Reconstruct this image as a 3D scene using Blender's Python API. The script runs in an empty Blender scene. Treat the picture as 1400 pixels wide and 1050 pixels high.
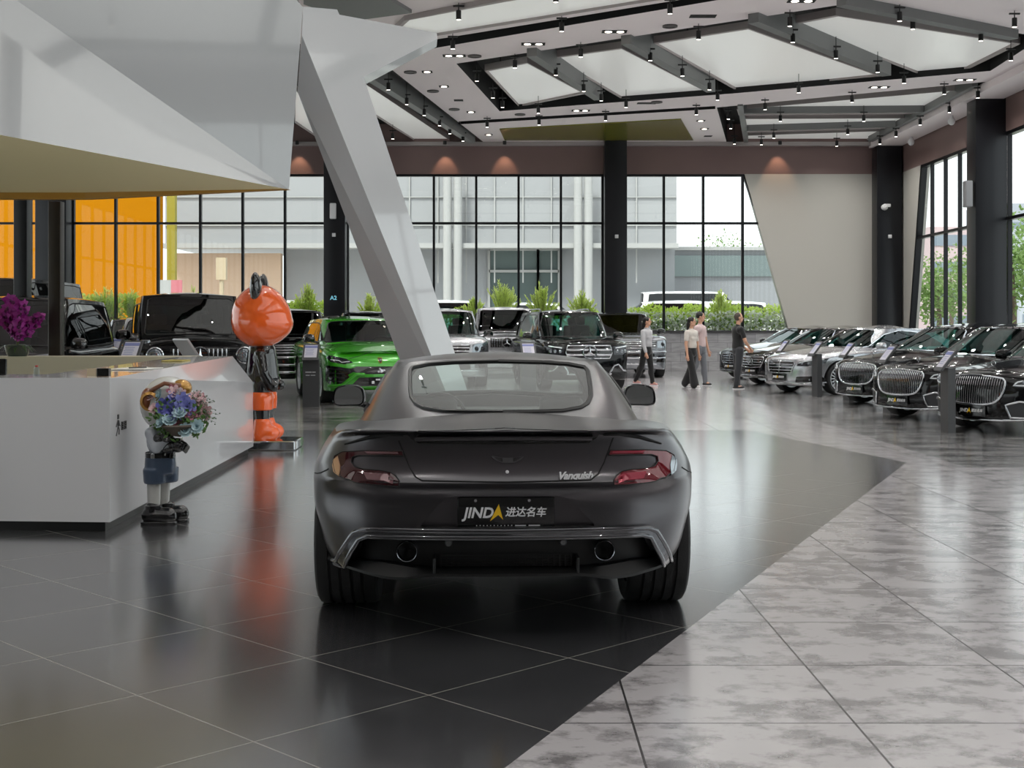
import bpy, bmesh, math, random
from mathutils import Vector, Matrix, geometry
from mathutils.bvhtree import BVHTree
R_ = math.radians
SC = bpy.context.scene
COL = SC.collection
random.seed(7)
# ---------------------------------------------------------------- measured frame: eye at the origin's vertical, +Y into the hall
FOC, EYE, PX, PY = 1780.0, 1.43, 700.0, 446.0
def at(x, y, d): return Vector(((x-PX)*d/FOC, d, EYE+(PY-y)*d/FOC))
def on_z(x, y, z): return at(x, y, (z-EYE)*FOC/(PY-y))

# ---------------------------------------------------------------- materials
def lin(h):
    h = h.lstrip('#'); c = [int(h[i:i+2], 16)/255 for i in (0, 2, 4)]
    return tuple(v/12.92 if v <= .04045 else ((v+.055)/1.055)**2.4 for v in c)+(1,)
MATS = {}
def mat(name, col, rough=.5, metal=0., coat=0., emit=None, es=1., ior=1.5, bump=0., bscale=40., var=0., vscale=4., sheen=0., trans=0.):
    if name in MATS: return MATS[name]
    m = bpy.data.materials.new(name); m.use_nodes = True
    nt = m.node_tree; b = nt.nodes['Principled BSDF']
    c = lin(col) if isinstance(col, str) else tuple(col)+(1,)
    b.inputs['Base Color'].default_value = c
    b.inputs['Roughness'].default_value = rough; b.inputs['Metallic'].default_value = metal
    b.inputs['Coat Weight'].default_value = coat; b.inputs['Coat Roughness'].default_value = .03
    b.inputs['IOR'].default_value = ior
    b.inputs['Sheen Weight'].default_value = sheen
    b.inputs['Transmission Weight'].default_value = trans
    if emit is not None:
        b.inputs['Emission Color'].default_value = lin(emit); b.inputs['Emission Strength'].default_value = es
    tc = nt.nodes.new('ShaderNodeTexCoord')
    if var > 0:
        n = nt.nodes.new('ShaderNodeTexNoise'); n.inputs['Scale'].default_value = vscale; n.inputs['Detail'].default_value = 5
        nt.links.new(tc.outputs['Object'], n.inputs['Vector'])
        mx = nt.nodes.new('ShaderNodeMix'); mx.data_type = 'RGBA'
        mx.inputs[6].default_value = tuple(v*(1-var) for v in c[:3])+(1,); mx.inputs[7].default_value = tuple(min(1, v*(1+var)) for v in c[:3])+(1,)
        nt.links.new(n.outputs['Fac'], mx.inputs[0]); nt.links.new(mx.outputs[2], b.inputs['Base Color'])
    if bump > 0:
        n = nt.nodes.new('ShaderNodeTexNoise'); n.inputs['Scale'].default_value = bscale; n.inputs['Detail'].default_value = 3
        nt.links.new(tc.outputs['Object'], n.inputs['Vector'])
        bp = nt.nodes.new('ShaderNodeBump'); bp.inputs['Strength'].default_value = bump; bp.inputs['Distance'].default_value = .01
        nt.links.new(n.outputs['Fac'], bp.inputs['Height']); nt.links.new(bp.outputs['Normal'], b.inputs['Normal'])
    MATS[name] = m
    return m
def glass(name, tint, ior=1.5, gain=1.0):
    if name in MATS: return MATS[name]
    m = bpy.data.materials.new(name); m.use_nodes = True; nt = m.node_tree
    nt.nodes.remove(nt.nodes['Principled BSDF']); out = nt.nodes['Material Output']
    tr = nt.nodes.new('ShaderNodeBsdfTransparent'); tr.inputs['Color'].default_value = lin(tint)
    gl = nt.nodes.new('ShaderNodeBsdfGlossy'); gl.inputs['Roughness'].default_value = .0; gl.inputs['Color'].default_value = (1, 1, 1, 1)
    fr = nt.nodes.new('ShaderNodeFresnel'); 
    ge = nt.nodes.new('ShaderNodeNewGeometry'); ma = nt.nodes.new('ShaderNodeMath'); ma.operation = 'MULTIPLY_ADD'   # thin sheet: the same index from both sides
    ma.inputs[1].default_value = 1/ior-ior; ma.inputs[2].default_value = ior
    nt.links.new(ge.outputs['Backfacing'], ma.inputs[0]); nt.links.new(ma.outputs[0], fr.inputs['IOR'])
    mu = nt.nodes.new('ShaderNodeMath'); mu.operation = 'MULTIPLY'; mu.inputs[1].default_value = gain; mu.use_clamp = True
    mx = nt.nodes.new('ShaderNodeMixShader')
    nt.links.new(fr.outputs[0], mu.inputs[0]); nt.links.new(mu.outputs[0], mx.inputs[0])
    nt.links.new(tr.outputs[0], mx.inputs[1]); nt.links.new(gl.outputs[0], mx.inputs[2]); nt.links.new(mx.outputs[0], out.inputs[0])
    MATS[name] = m
    return m
class NT:
    """short hand for building value graphs in a node tree"""
    def __init__(s, nt): s.nt = nt
    def put(s, sock, v):
        if hasattr(v, 'node'): s.nt.links.new(v, sock)
        else: sock.default_value = v
    def m(s, op, a, b=0., c=0.):
        n = s.nt.nodes.new('ShaderNodeMath'); n.operation = op
        s.put(n.inputs[0], a); s.put(n.inputs[1], b); s.put(n.inputs[2], c)
        return n.outputs[0]
    def mix(s, f, a, b):
        n = s.nt.nodes.new('ShaderNodeMix'); n.data_type = 'RGBA'
        s.put(n.inputs[0], f); s.put(n.inputs[6], a); s.put(n.inputs[7], b)
        return n.outputs[2]
    def noise(s, vec, scale, detail=3., rough=.5):
        n = s.nt.nodes.new('ShaderNodeTexNoise'); n.inputs['Scale'].default_value = scale
        n.inputs['Detail'].default_value = detail; n.inputs['Roughness'].default_value = rough
        s.nt.links.new(vec, n.inputs['Vector']); return n.outputs['Fac']
    def ramp(s, v, lo, hi):
        n = s.nt.nodes.new('ShaderNodeMapRange'); n.inputs[1].default_value = lo; n.inputs[2].default_value = hi
        s.put(n.inputs[0], v); return n.outputs[0]
    def xyz(s, vec):
        n = s.nt.nodes.new('ShaderNodeSeparateXYZ'); s.nt.links.new(vec, n.inputs[0]); return n.outputs
    def comb(s, x, y, z):
        n = s.nt.nodes.new('ShaderNodeCombineXYZ')
        for i, v in enumerate((x, y, z)): s.put(n.inputs[i], v)
        return n.outputs[0]
    def wn(s, vec):
        n = s.nt.nodes.new('ShaderNodeTexWhiteNoise'); s.nt.links.new(vec, n.inputs[0]); return n.outputs[0]

# ---------------------------------------------------------------- mesh builder
class MB:
    def __init__(s): s.v = []; s.f = []; s.mi = []; s.M = Matrix.Identity(4); s.cm = 0
    def add(s, vs, fs, m=None):
        o = len(s.v); s.v += [s.M @ Vector(p) for p in vs]
        for f in fs: s.f.append([i+o for i in f]); s.mi.append(s.cm if m is None else m)
    def box(s, c, d, rz=0., m=None):
        x, y, z = d[0]/2, d[1]/2, d[2]/2; q = Matrix.Rotation(rz, 3, 'Z'); c = Vector(c)
        vs = [c+q @ Vector((a*x, b*y, e*z)) for e in (-1, 1) for a, b in ((-1, -1), (1, -1), (1, 1), (-1, 1))]
        s.add(vs, [(3, 2, 1, 0), (4, 5, 6, 7), (0, 1, 5, 4), (1, 2, 6, 5), (2, 3, 7, 6), (3, 0, 4, 7)], m)
        return s
    def rbox(s, c, d, r=.02, seg=3, m=None):
        """box with rounded vertical edges and small chamfer top and bottom"""
        x, y, z = d[0]/2, d[1]/2, d[2]/2; r = min(r, x*.99, y*.99); pts = []
        for k, (a, b) in enumerate(((1, 1), (-1, 1), (-1, -1), (1, -1))):
            for j in range(seg+1):
                an = math.pi/2*(k+j/seg); pts.append((a*(x-r)+r*math.cos(an), b*(y-r)+r*math.sin(an)))
        n = len(pts); h = min(r*.5, z*.5); lv = [(-z, .0), (-z+h, 1), (z-h, 1), (z, 0)]
        vs = []
        for zz, k in lv:
            q = 1 if k else 0
            for (px, py) in pts:
                l = math.hypot(px, py) or 1
                sx = px-(0 if q else h*px/l); sy = py-(0 if q else h*py/l)
                vs.append((c[0]+sx, c[1]+sy, c[2]+zz))
        fs = [tuple(reversed(range(n))), tuple(range(3*n, 4*n))]
        for L in range(3): fs += [(L*n+i, L*n+(i+1) % n, (L+1)*n+(i+1) % n, (L+1)*n+i) for i in range(n)]
        s.add(vs, fs, m); return s
    def prism(s, poly, z0, z1, m=None):
        n = len(poly); a = sum(poly[i][0]*poly[(i+1) % n][1]-poly[(i+1) % n][0]*poly[i][1] for i in range(n))
        if a < 0: poly = list(reversed(poly))
        vs = [(p[0], p[1], z0) for p in poly]+[(p[0], p[1], z1) for p in poly]
        s.add(vs, [tuple(reversed(range(n))), tuple(range(n, 2*n))]+[(i, (i+1) % n, n+(i+1) % n, n+i) for i in range(n)], m); return s
    def hull2(s, A, B, m=None):
        """closed solid between two corresponding outlines A and B (lists of 3-D points)"""
        n = len(A)
        s.add(list(A)+list(B), [tuple(reversed(range(n))), tuple(range(n, 2*n))]+[(i, (i+1) % n, n+(i+1) % n, n+i) for i in range(n)], m); return s
    def tube(s, path, r, n=8, closed=False, m=None, cap=True):
        path = [Vector(p) for p in path]; N = len(path)
        if N < 2: return s
        rr = r if hasattr(r, '__len__') else [r]*N
        rings = []; prev = None
        for i, p in enumerate(path):
            a = path[(i-1) % N] if (closed or i > 0) else path[i]; b = path[(i+1) % N] if (closed or i < N-1) else path[i]
            t = (b-a); t = t.normalized() if t.length > 1e-9 else Vector((0, 0, 1))
            if prev is None:
                u = t.cross(Vector((0, 0, 1)))
                if u.length < .05: u = t.cross(Vector((0, 1, 0)))
            else: u = prev-t*prev.dot(t)
            if u.length < 1e-6: u = t.orthogonal()
            u.normalize(); prev = u; w = t.cross(u)
            rings.append([p+(u*math.cos(2*math.pi*k/n)+w*math.sin(2*math.pi*k/n))*rr[i] for k in range(n)])
        vs = [q for r_ in rings for q in r_]; fs = []
        for i in range(N if closed else N-1):
            j = (i+1) % N
            fs += [(i*n+k, i*n+(k+1) % n, j*n+(k+1) % n, j*n+k) for k in range(n)]
        if cap and not closed: fs += [tuple(reversed(range(n))), tuple(range((N-1)*n, N*n))]
        s.add(vs, fs, m); return s
    def lathe(s, prof, c=(0, 0, 0), axis='Z', n=24, m=None, a0=0., a1=2*math.pi):
        full = abs(a1-a0-2*math.pi) < 1e-6; k = n if full else n+1; vs = []
        for (r, h) in prof:
            for i in range(k):
                a = a0+(a1-a0)*i/n; x, y = r*math.cos(a), r*math.sin(a)
                p = (x, y, h) if axis == 'Z' else ((h, x, y) if axis == 'X' else (y, h, x))
                vs.append((c[0]+p[0], c[1]+p[1], c[2]+p[2]))
        fs = []
        for j in range(len(prof)-1):
            for i in range(n):
                i2 = (i+1) % k
                fs.append((j*k+i, j*k+i2, (j+1)*k+i2, (j+1)*k+i))
        s.add(vs, fs, m); return s
    def ell(s, c, r, n=16, m=None, M=None):
        prof = [(math.sin(math.pi*i/(n//2+2)), -math.cos(math.pi*i/(n//2+2))) for i in range(n//2+3)]
        q = M or Matrix.Identity(3); vs = []; c = Vector(c)
        for (rr, h) in prof:
            for i in range(n):
                a = 2*math.pi*i/n; vs.append(c+q @ Vector((r[0]*rr*math.cos(a), r[1]*rr*math.sin(a), r[2]*h)))
        fs = [(j*n+i, j*n+(i+1) % n, (j+1)*n+(i+1) % n, (j+1)*n+i) for j in range(len(prof)-1) for i in range(n)]
        s.add(vs, fs, m); return s
    def cap(s, a, b, ra, rb, n=12, m=None):
        """tapered capsule between two joints"""
        a, b = Vector(a), Vector(b); t = b-a; L = t.length; t.normalize(); u = t.orthogonal().normalized(); w = t.cross(u)
        st = [(-1, 0)]+[(-math.cos(q), math.sin(q)) for q in (.4, .8, 1.2)]
        prof = [(max(q[1], .02)*ra, q[0]*ra) for q in st]+[(ra, 0), (rb, L)]+[(max(math.sin(q), .02)*rb, L+math.cos(q)*rb) for q in (1.2, .8, .4, 0)]
        vs = [a+t*h+(u*math.cos(2*math.pi*k/n)+w*math.sin(2*math.pi*k/n))*r for r, h in prof for k in range(n)]
        N = len(prof)
        s.add(vs, [(j*n+k, j*n+(k+1) % n, (j+1)*n+(k+1) % n, (j+1)*n+k) for j in range(N-1) for k in range(n)]+[tuple(reversed(range(n))), tuple(range((N-1)*n, N*n))], m); return s
    def mesh(s, name, mats, smooth=None, weld=None):
        me = bpy.data.meshes.new(name); me.from_pydata([tuple(p) for p in s.v], [], s.f)
        for m in (mats if isinstance(mats, (list, tuple)) else [mats]): me.materials.append(m)
        me.polygons.foreach_set('material_index', s.mi)
        bm = bmesh.new(); bm.from_mesh(me)
        if weld: bmesh.ops.remove_doubles(bm, verts=bm.verts, dist=weld)
        bmesh.ops.recalc_face_normals(bm, faces=bm.faces)
        bm.to_mesh(me); bm.free()
        shade(me, smooth)
        return me
    def build(s, name, mats, parent=None, smooth=None, weld=None, loc=None):
        return link(name, s.mesh(name, mats, smooth, weld), parent, loc)
def shade(me, ang):
    if ang is None: return
    me.shade_smooth(); me.set_sharp_from_angle(angle=R_(ang))
def link(name, me, parent=None, loc=None):
    o = bpy.data.objects.new(name, me); COL.objects.link(o)
    if parent: o.parent = parent
    if loc is not None: o.location = loc
    return o
def tag(o, label=None, cat=None, group=None, kind=None):
    for k, v in (('label', label), ('category', cat), ('group', group), ('kind', kind)):
        if v: o[k] = v
    return o
def thing(name, label, cat, loc=(0, 0, 0), rz=0., group=None):
    o = bpy.data.objects.new(name, None); COL.objects.link(o); o.location = loc; o.rotation_euler = (0, 0, rz)
    o.empty_display_size = .1
    return tag(o, label, cat, group)
KIDS = {}
def clone(o, loc=None, rz=None, parent=None, **kw):
    c = o.copy(); COL.objects.link(c)
    if parent: c.parent = parent
    if loc is not None: c.location = loc
    if rz is not None: c.rotation_euler = (0, 0, rz)
    tag(c, **kw)
    for ch in list(o.children): clone(ch, parent=c)
    return c
def structure(o): o['kind'] = 'structure'; return o
def evaluated(o, name):
    dg = bpy.context.evaluated_depsgraph_get(); me = bpy.data.meshes.new_from_object(o.evaluated_get(dg)); me.name = name
    return me
def drop(o):
    d = o.data; bpy.data.objects.remove(o)
    if d and d.users == 0:
        (bpy.data.curves if isinstance(d, bpy.types.Curve) else bpy.data.meshes).remove(d)
def remesh(mb, name, mats, vox, parent=None, smooth_it=4, keep=1.0):
    """fuse overlapping pieces into one continuous smooth surface"""
    me = mb.mesh(name, mats); o = link('raw', me)
    r = o.modifiers.new('r', 'REMESH'); r.mode = 'VOXEL'; r.voxel_size = vox; r.use_smooth_shade = True
    if smooth_it:
        q = o.modifiers.new('s', 'SMOOTH'); q.iterations = smooth_it; q.factor = .5
    if keep < 1:
        d = o.modifiers.new('d', 'DECIMATE'); d.ratio = keep
    e = evaluated(o, name); drop(o); shade(e, 180)
    if not e.materials:
        for m in (mats if isinstance(mats, (list, tuple)) else [mats]): e.materials.append(m)
    return link(name, e, parent)
def text_mesh(txt, size, name='lettering', shear=0., offset=0., depth=.002, space=1., align='CENTER'):
    cu = bpy.data.curves.new('t', 'FONT'); cu.body = txt; cu.size = size; cu.shear = shear; cu.offset = offset; cu.extrude = depth
    cu.space_character = space; cu.align_x = align; cu.align_y = 'CENTER'; cu.resolution_u = 3
    o = bpy.data.objects.new('t', cu); COL.objects.link(o); me = evaluated(o, name); drop(o)
    me.materials.clear()
    return me
def text(txt, size, m, M, parent=None, name='lettering', **kw):
    me = text_mesh(txt, size, name, **kw); me.transform(M); me.materials.append(m)
    return link(name, me, parent)

# ---------------------------------------------------------------- curves
class Spl:
    """smooth curve through points of any dimension; parameter 0..1 by chord length or by index"""
    def __init__(s, pts, by='len', mirror=False):
        s.p = [tuple(map(float, p)) for p in pts]; n = len(s.p)
        if by == 'len':
            u = [0.]
            for a, b in zip(s.p, s.p[1:]): u.append(u[-1]+max(1e-6, math.dist(a, b)))
            s.u = [q/u[-1] for q in u]
        elif by == 'idx': s.u = [i/(n-1) for i in range(n)]
        else: s.u = list(by)
        s.t = []
        for i in range(n):
            if 0 < i < n-1: s.t.append(tuple((b-a)/(s.u[i+1]-s.u[i-1]) for a, b in zip(s.p[i-1], s.p[i+1])))
            elif i == 0:
                t = [(b-a)/(s.u[1]-s.u[0]) for a, b in zip(s.p[0], s.p[1])]
                if mirror: t[1:] = [0.]*(len(t)-1)
                s.t.append(tuple(t))
            else:
                t = [(b-a)/(s.u[i]-s.u[i-1]) for a, b in zip(s.p[i-1], s.p[i])]
                if mirror: t[1:] = [0.]*(len(t)-1)
                s.t.append(tuple(t))
    def __call__(s, u):
        u = min(1., max(0., u)) if s.u[0] == 0. and s.u[-1] == 1. else min(s.u[-1], max(s.u[0], u)); i = 0
        while i < len(s.u)-2 and u > s.u[i+1]: i += 1
        h = s.u[i+1]-s.u[i]; x = (u-s.u[i])/h; x2, x3 = x*x, x*x*x
        a, b, c, d = 2*x3-3*x2+1, x3-2*x2+x, -2*x3+3*x2, x3-x2
        return tuple(a*p+b*h*m+c*q+d*h*n for p, m, q, n in zip(s.p[i], s.t[i], s.p[i+1], s.t[i+1]))
def F1(pts):
    sp = Spl([(z,) for _, z in pts], by=[y for y, _ in pts])
    return lambda y: sp(y)[0]
def smooth_poly(pts, n, closed=True):
    P = [Vector(p) for p in pts]
    if closed: P = P[-2:]+P+P[:3]
    s = Spl(P); a, b = (s.u[2], s.u[-3]) if closed else (0, 1)
    return [Vector(s(a+(b-a)*i/(n if closed else n-1))) for i in range(n)]
def inside(p, poly):
    x, y = p[0], p[1]; r = False; n = len(poly)
    for i in range(n):
        x1, y1, x2, y2 = poly[i][0], poly[i][1], poly[i-1][0], poly[i-1][1]
        if (y1 > y) != (y2 > y) and x < (x2-x1)*(y-y1)/(y2-y1)+x1: r = not r
    return r
def densify(poly, step, closed=True):
    out = []; n = len(poly)
    for i in range(n if closed else n-1):
        a, b = Vector(poly[i]), Vector(poly[(i+1) % n]); k = max(1, int(math.ceil((b-a).length/step)))
        out += [a+(b-a)*j/k for j in range(k)]
    if not closed: out.append(Vector(poly[-1]))
    return out
# ---------------------------------------------------------------- car bodies
M_TYRE = mat('tyre rubber', '#161617', .72, bump=.15, bscale=90)
M_RIM = mat('alloy', '#c9cbce', .3, .6)
M_RIMD = mat('dark alloy', '#2a2b2e', .28, .8)
M_WELL = mat('wheel well', '#060606', .8)
M_BLACK = mat('gloss black trim', '#070708', .12, 0, 1.)
M_SATIN = mat('satin black trim', '#101011', .45)
M_LINING = mat('cabin lining', '#17181a', .7)
M_CHROME = mat('chrome', '#d6d8dc', .07, 1.)
M_LAMP = mat('lamp lens', '#8f969c', .06, .75, 1.)
M_LAMPD = mat('dark lamp housing', '#20242a', .1, .5, 1.)
M_DRL = mat('lamp white', '#e9eef2', .2, 0, 1.)
M_SEAT = mat('seat leather', '#1d1c1c', .5)
M_SEATB = mat('tan seat leather', '#5a4234', .5)
M_MIRROR = mat('mirror glass', '#d0d3d6', .02, 1.)
G_CAR = glass('car glass', '#8fb0aa', 1.5, 1.3)
G_DARK = glass('dark car glass', '#37474a', 1.5, 1.3)
G_TEAL = glass('teal car glass', '#86b5ad', 1.5, 1.2)

class Shell:
    """surface S(t,s) on the right half, with ray projection onto it and constrained meshing"""
    def __init__(s, fn, nt, ns, smax):
        s.fn, s.nt, s.ns, s.smax = fn, nt, ns, smax
        s.g = [[Vector(fn(i/nt, smax*j/ns)) for j in range(ns+1)] for i in range(nt+1)]
        vs, fs = [], []
        for i in range(nt+1):
            for j in range(ns+1): vs.append(s.g[i][j])
        w = ns+1
        for i in range(nt):
            for j in range(ns): fs.append((i*w+j, (i+1)*w+j, (i+1)*w+j+1, i*w+j+1))
        n = len(vs); s.half = (list(vs), list(fs))
        vs = vs+[Vector((-p.x, p.y, p.z)) for p in vs]; fs = fs+[tuple(reversed([q+n for q in f])) for f in fs]
        s.bvh = BVHTree.FromPolygons(vs, fs); s.hb = BVHTree.FromPolygons(*s.half)
    def cast(s, a, b, axis, bvh=None):
        if axis == 'rear': o, d = Vector((a, -9, b)), Vector((0, 1, 0))
        elif axis == 'front': o, d = Vector((a, 9, b)), Vector((0, -1, 0))
        elif axis == 'right': o, d = Vector((9, a, b)), Vector((-1, 0, 0))
        elif axis == 'left': o, d = Vector((-9, a, b)), Vector((1, 0, 0))
        else: o, d = Vector((a, b, 9)), Vector((0, 0, -1))
        h = (bvh or s.bvh).ray_cast(o, d)
        if h[0] is None:
            q = (bvh or s.bvh).find_nearest(Vector((a, o.y*.2, b)) if axis in ('rear', 'front') else (Vector((o.x*.2, a, b)) if axis in ('right', 'left') else Vector((a, b, 1.))))
            h = (q[0], q[1], q[2], 0)
        n = h[1]
        if n.dot(d) > 0: n = -n
        return h[0], n, h[2]
    def ts(s, a, b, axis):
        loc, n, k = s.cast(a, b, axis, s.hb)
        i, j = divmod(k, s.ns); A, B, C, D = s.g[i][j], s.g[i+1][j], s.g[i+1][j+1], s.g[i][j+1]
        u = v = .5
        for _ in range(8):
            p = A*(1-u)*(1-v)+B*u*(1-v)+C*u*v+D*(1-u)*v; e = loc-p
            du = (B-A)*(1-v)+(C-D)*v; dv = (D-A)*(1-u)+(C-B)*u
            a11, a12, a22 = du.dot(du), du.dot(dv), dv.dot(dv); b1, b2 = e.dot(du), e.dot(dv); det = a11*a22-a12*a12
            if abs(det) < 1e-12: break
            u += (b1*a22-b2*a12)/det; v += (a11*b2-a12*b1)/det
        u = min(1, max(0, u)); v = min(1, max(0, v))
        return Vector(((i+u)/s.nt, s.smax*(j+v)/s.ns))
    def S(s, t, q):
        return Vector(s.fn(min(1, max(0, t)), min(s.smax, max(0, q))))
    def panels(s, windows):
        """windows: [(key, axis, outline in that view, half?)]; returns {key or 'paint': MB} with the left half mirrored"""
        K = s.nt/s.smax*1.0; pts, edges, polys = [], [], []
        nt, ns = s.nt, s.ns
        for key, axis, poly, half in windows:
            d = densify(poly, .045, closed=True) if not half else densify(poly, .045, closed=False)
            uv = []
            for q in d:
                x = max(q[0], .0004) if axis in ('rear', 'front') else q[0]
                w = s.ts(x, q[1], axis)
                if axis in ('rear', 'front') and q[0] < .001: w.x = 0. if axis == 'rear' else 1.
                uv.append(w)
            polys.append((key, uv))
            o = len(pts); pts += uv; n = len(uv)
            edges += [(o+i, o+(i+1) % n) for i in range(n)]
        bound = [Vector((i/nt, 0)) for i in range(nt+1)]+[Vector((i/nt, s.smax)) for i in range(nt+1)]+[Vector((0, s.smax*j/ns)) for j in range(1, ns)]+[Vector((1, s.smax*j/ns)) for j in range(1, ns)]
        base = list(pts)
        def far(p, tol):
            return all(abs(p.x-q.x)*nt > tol or abs(p.y-q.y)*ns/s.smax > tol for q in base)
        corners = [bound[0], bound[nt], bound[nt+1], bound[2*nt+1]]
        for p in bound:
            if p in corners or far(p, .35): pts.append(p)
        for i in range(1, nt):
            for j in range(1, ns):
                p = Vector((i/nt, s.smax*j/ns))
                if far(p, .45): pts.append(p)
        sc = Vector((1., .25)); flat = [Vector((p.x*sc.x, p.y*sc.y)) for p in pts]
        ov, oe, of, *_ = geometry.delaunay_2d_cdt(flat, edges, [], 0, 1e-6)
        P3 = [s.S(p.x/sc.x, p.y/sc.y) for p in ov]
        out = {}
        for f in of:
            c = sum((Vector((ov[i].x/sc.x, ov[i].y/sc.y)) for i in f), Vector((0, 0)))/len(f)
            key = 'paint'
            for k, uv in polys:
                if inside(c, uv): key = k; break
            out.setdefault(key, []).append(f)
        res = {}
        for k, fl in out.items():
            mp = {}; vs = []; fs = []
            for f in fl:
                for i in f:
                    if i not in mp: mp[i] = len(vs); vs.append(P3[i])
                fs.append(tuple(mp[i] for i in f))
            res[k] = (vs, fs)
        s.out3 = {k: [s.S(p.x, p.y) for p in uv] for k, uv in polys}
        return res
def both(vs, fs, weld=1e-4):
    b = MB(); b.add(vs, fs); b.add([(-p.x, p.y, p.z) for p in vs], [tuple(reversed(f)) for f in fs]); return b
def side_of(vs, fs, sg):
    b = MB(); b.add([(sg*p.x, p.y, p.z) for p in vs], fs); return b

def patch(sh, poly, axis, off=.004, thick=.02, step=.05, n=None, mirror=False):
    """a raised panel whose outline is given in one view, laid onto the shell"""
    b = MB()
    for sg in ((1, -1) if mirror else (1,)):
        pl = [Vector((p[0]*sg, p[1])) if axis in ('rear', 'front') else Vector(p) for p in poly]
        d = densify(pl, step); m = len(d)
        xs = [p.x for p in d]; ys = [p.y for p in d]; inner = []
        x = min(xs)+step*.6
        while x < max(xs):
            y = min(ys)+step*.6
            while y < max(ys):
                q = Vector((x, y))
                if inside(q, d) and min((q-e).length for e in d) > step*.4: inner.append(q)
                y += step
            x += step
        ov, oe, of, *_ = geometry.delaunay_2d_cdt(d+inner, [(i, (i+1) % m) for i in range(m)], [], 1, 1e-6)
        ax = axis if not (sg < 0 and axis == 'right') else 'left'
        top, bot = [], []
        for p in ov:
            loc, nn, _ = sh.cast(p.x, p.y, ax); top.append(loc+nn*off); bot.append(loc-nn*thick)
        k = len(top); cnt = {}
        for f in of:
            for i in range(len(f)):
                a, c = f[i], f[(i+1) % len(f)]; cnt[(a, c)] = 1
        rim = [e for e in cnt if (e[1], e[0]) not in cnt]
        fs = [tuple(f) for f in of]+[(a, a+k, c+k, c) for a, c in rim]
        b.add(top+bot, fs)
    return b
def strip(sh, pts, axis, r=.006, off=.004, closed=False, step=.04, mirror=False, n=6):
    b = MB()
    for sg in ((1, -1) if mirror else (1,)):
        d = densify([Vector((p[0]*sg, p[1])) if axis in ('rear', 'front') else Vector(p) for p in pts], step, closed)
        ax = axis if not (sg < 0 and axis == 'right') else 'left'
        b.tube([(lambda h: h[0]+h[1]*off)(sh.cast(p.x, p.y, ax)) for p in d], r, n, closed)
    return b
def rect(x0, x1, z0, z1): return [(x0, z0), (x1, z0), (x1, z1), (x0, z1)]
def disc(cx, cz, r, n=20, sx=1.): return [(cx+sx*r*math.cos(2*math.pi*i/n), cz+r*math.sin(2*math.pi*i/n)) for i in range(n)]

def lower_shell(sp, nt=64, ns=34):
    out = Spl(sp['outline'], mirror=True)
    rear, side, front = (Spl(sp[k], by='idx') for k in ('rear', 'side', 'front'))
    zsh, spine = F1(sp['shoulder']), F1(sp['spine']); z0f = F1(sp['rock']) if isinstance(sp['rock'], list) else (lambda y: sp['rock']); pw = sp.get('crown', 2.2)
    def fn(t, s):
        o = out(t); e = 1e-3; a, b = out(max(0, t-e)), out(min(1, t+e))
        tx, ty = b[0]-a[0], b[1]-a[1]; l = math.hypot(tx, ty) or 1; nx, ny = ty/l, -tx/l
        if t <= 0: nx, ny = 0., -1.
        if t >= 1: nx, ny = 0., 1.
        ws = nx*nx; we = ny*ny
        u = min(s, 1.); en = rear(u) if ny < 0 else front(u); si = side(u)
        x0, y0 = o[0], o[1]; z0 = z0f(y0); zs = z0+si[1]*(zsh(y0)-z0)
        ins = we*en[0]+ws*si[0]; z = we*en[1]+ws*zs
        x, y = max(0, x0-nx*ins), y0-ny*ins
        if s > 1:
            q = s-1; zc = spine(y); z = z+(zc-z)*(1-(1-q)**pw); x = x*(1-q)
        return (x, y, z)
    return Shell(fn, nt, ns, 2.)
def cabin_shell(sp, nt=56, ns=20):
    b, r = Spl(sp['base'], by='idx', mirror=False), Spl(sp['roof'], by='idx', mirror=False)
    zc = F1(sp['roofline']); bl = sp.get('bulge', .02)
    def fn(t, s):
        B, T = Vector(b(t)), Vector(r(t)); u = min(s, 1.)
        p = B.lerp(T, u); e = 1e-3; a, c = Vector(b(max(0, t-e))), Vector(b(min(1, t+e))); d = c-a
        n = Vector((d.y, -d.x, 0)); n = n.normalized() if n.length > 1e-9 else Vector((0, 0, 0))
        p = p+n*(bl*4*u*(1-u)+sp.get('flare', 0.)*n.x*n.x*(1-u)**4); p.z -= sp.get('flare', 0.)*.9*n.x*n.x*(1-u)**4
        p.x = max(0., p.x)
        if t <= 0 or t >= 1: p.x = 0.
        if s > 1:
            q = s-1; z = p.z+(zc(p.y)-p.z)*(1-(1-q)**2); p = Vector((p.x*(1-q), p.y, z))
        return p
    return Shell(fn, nt, ns, 2.)
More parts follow.
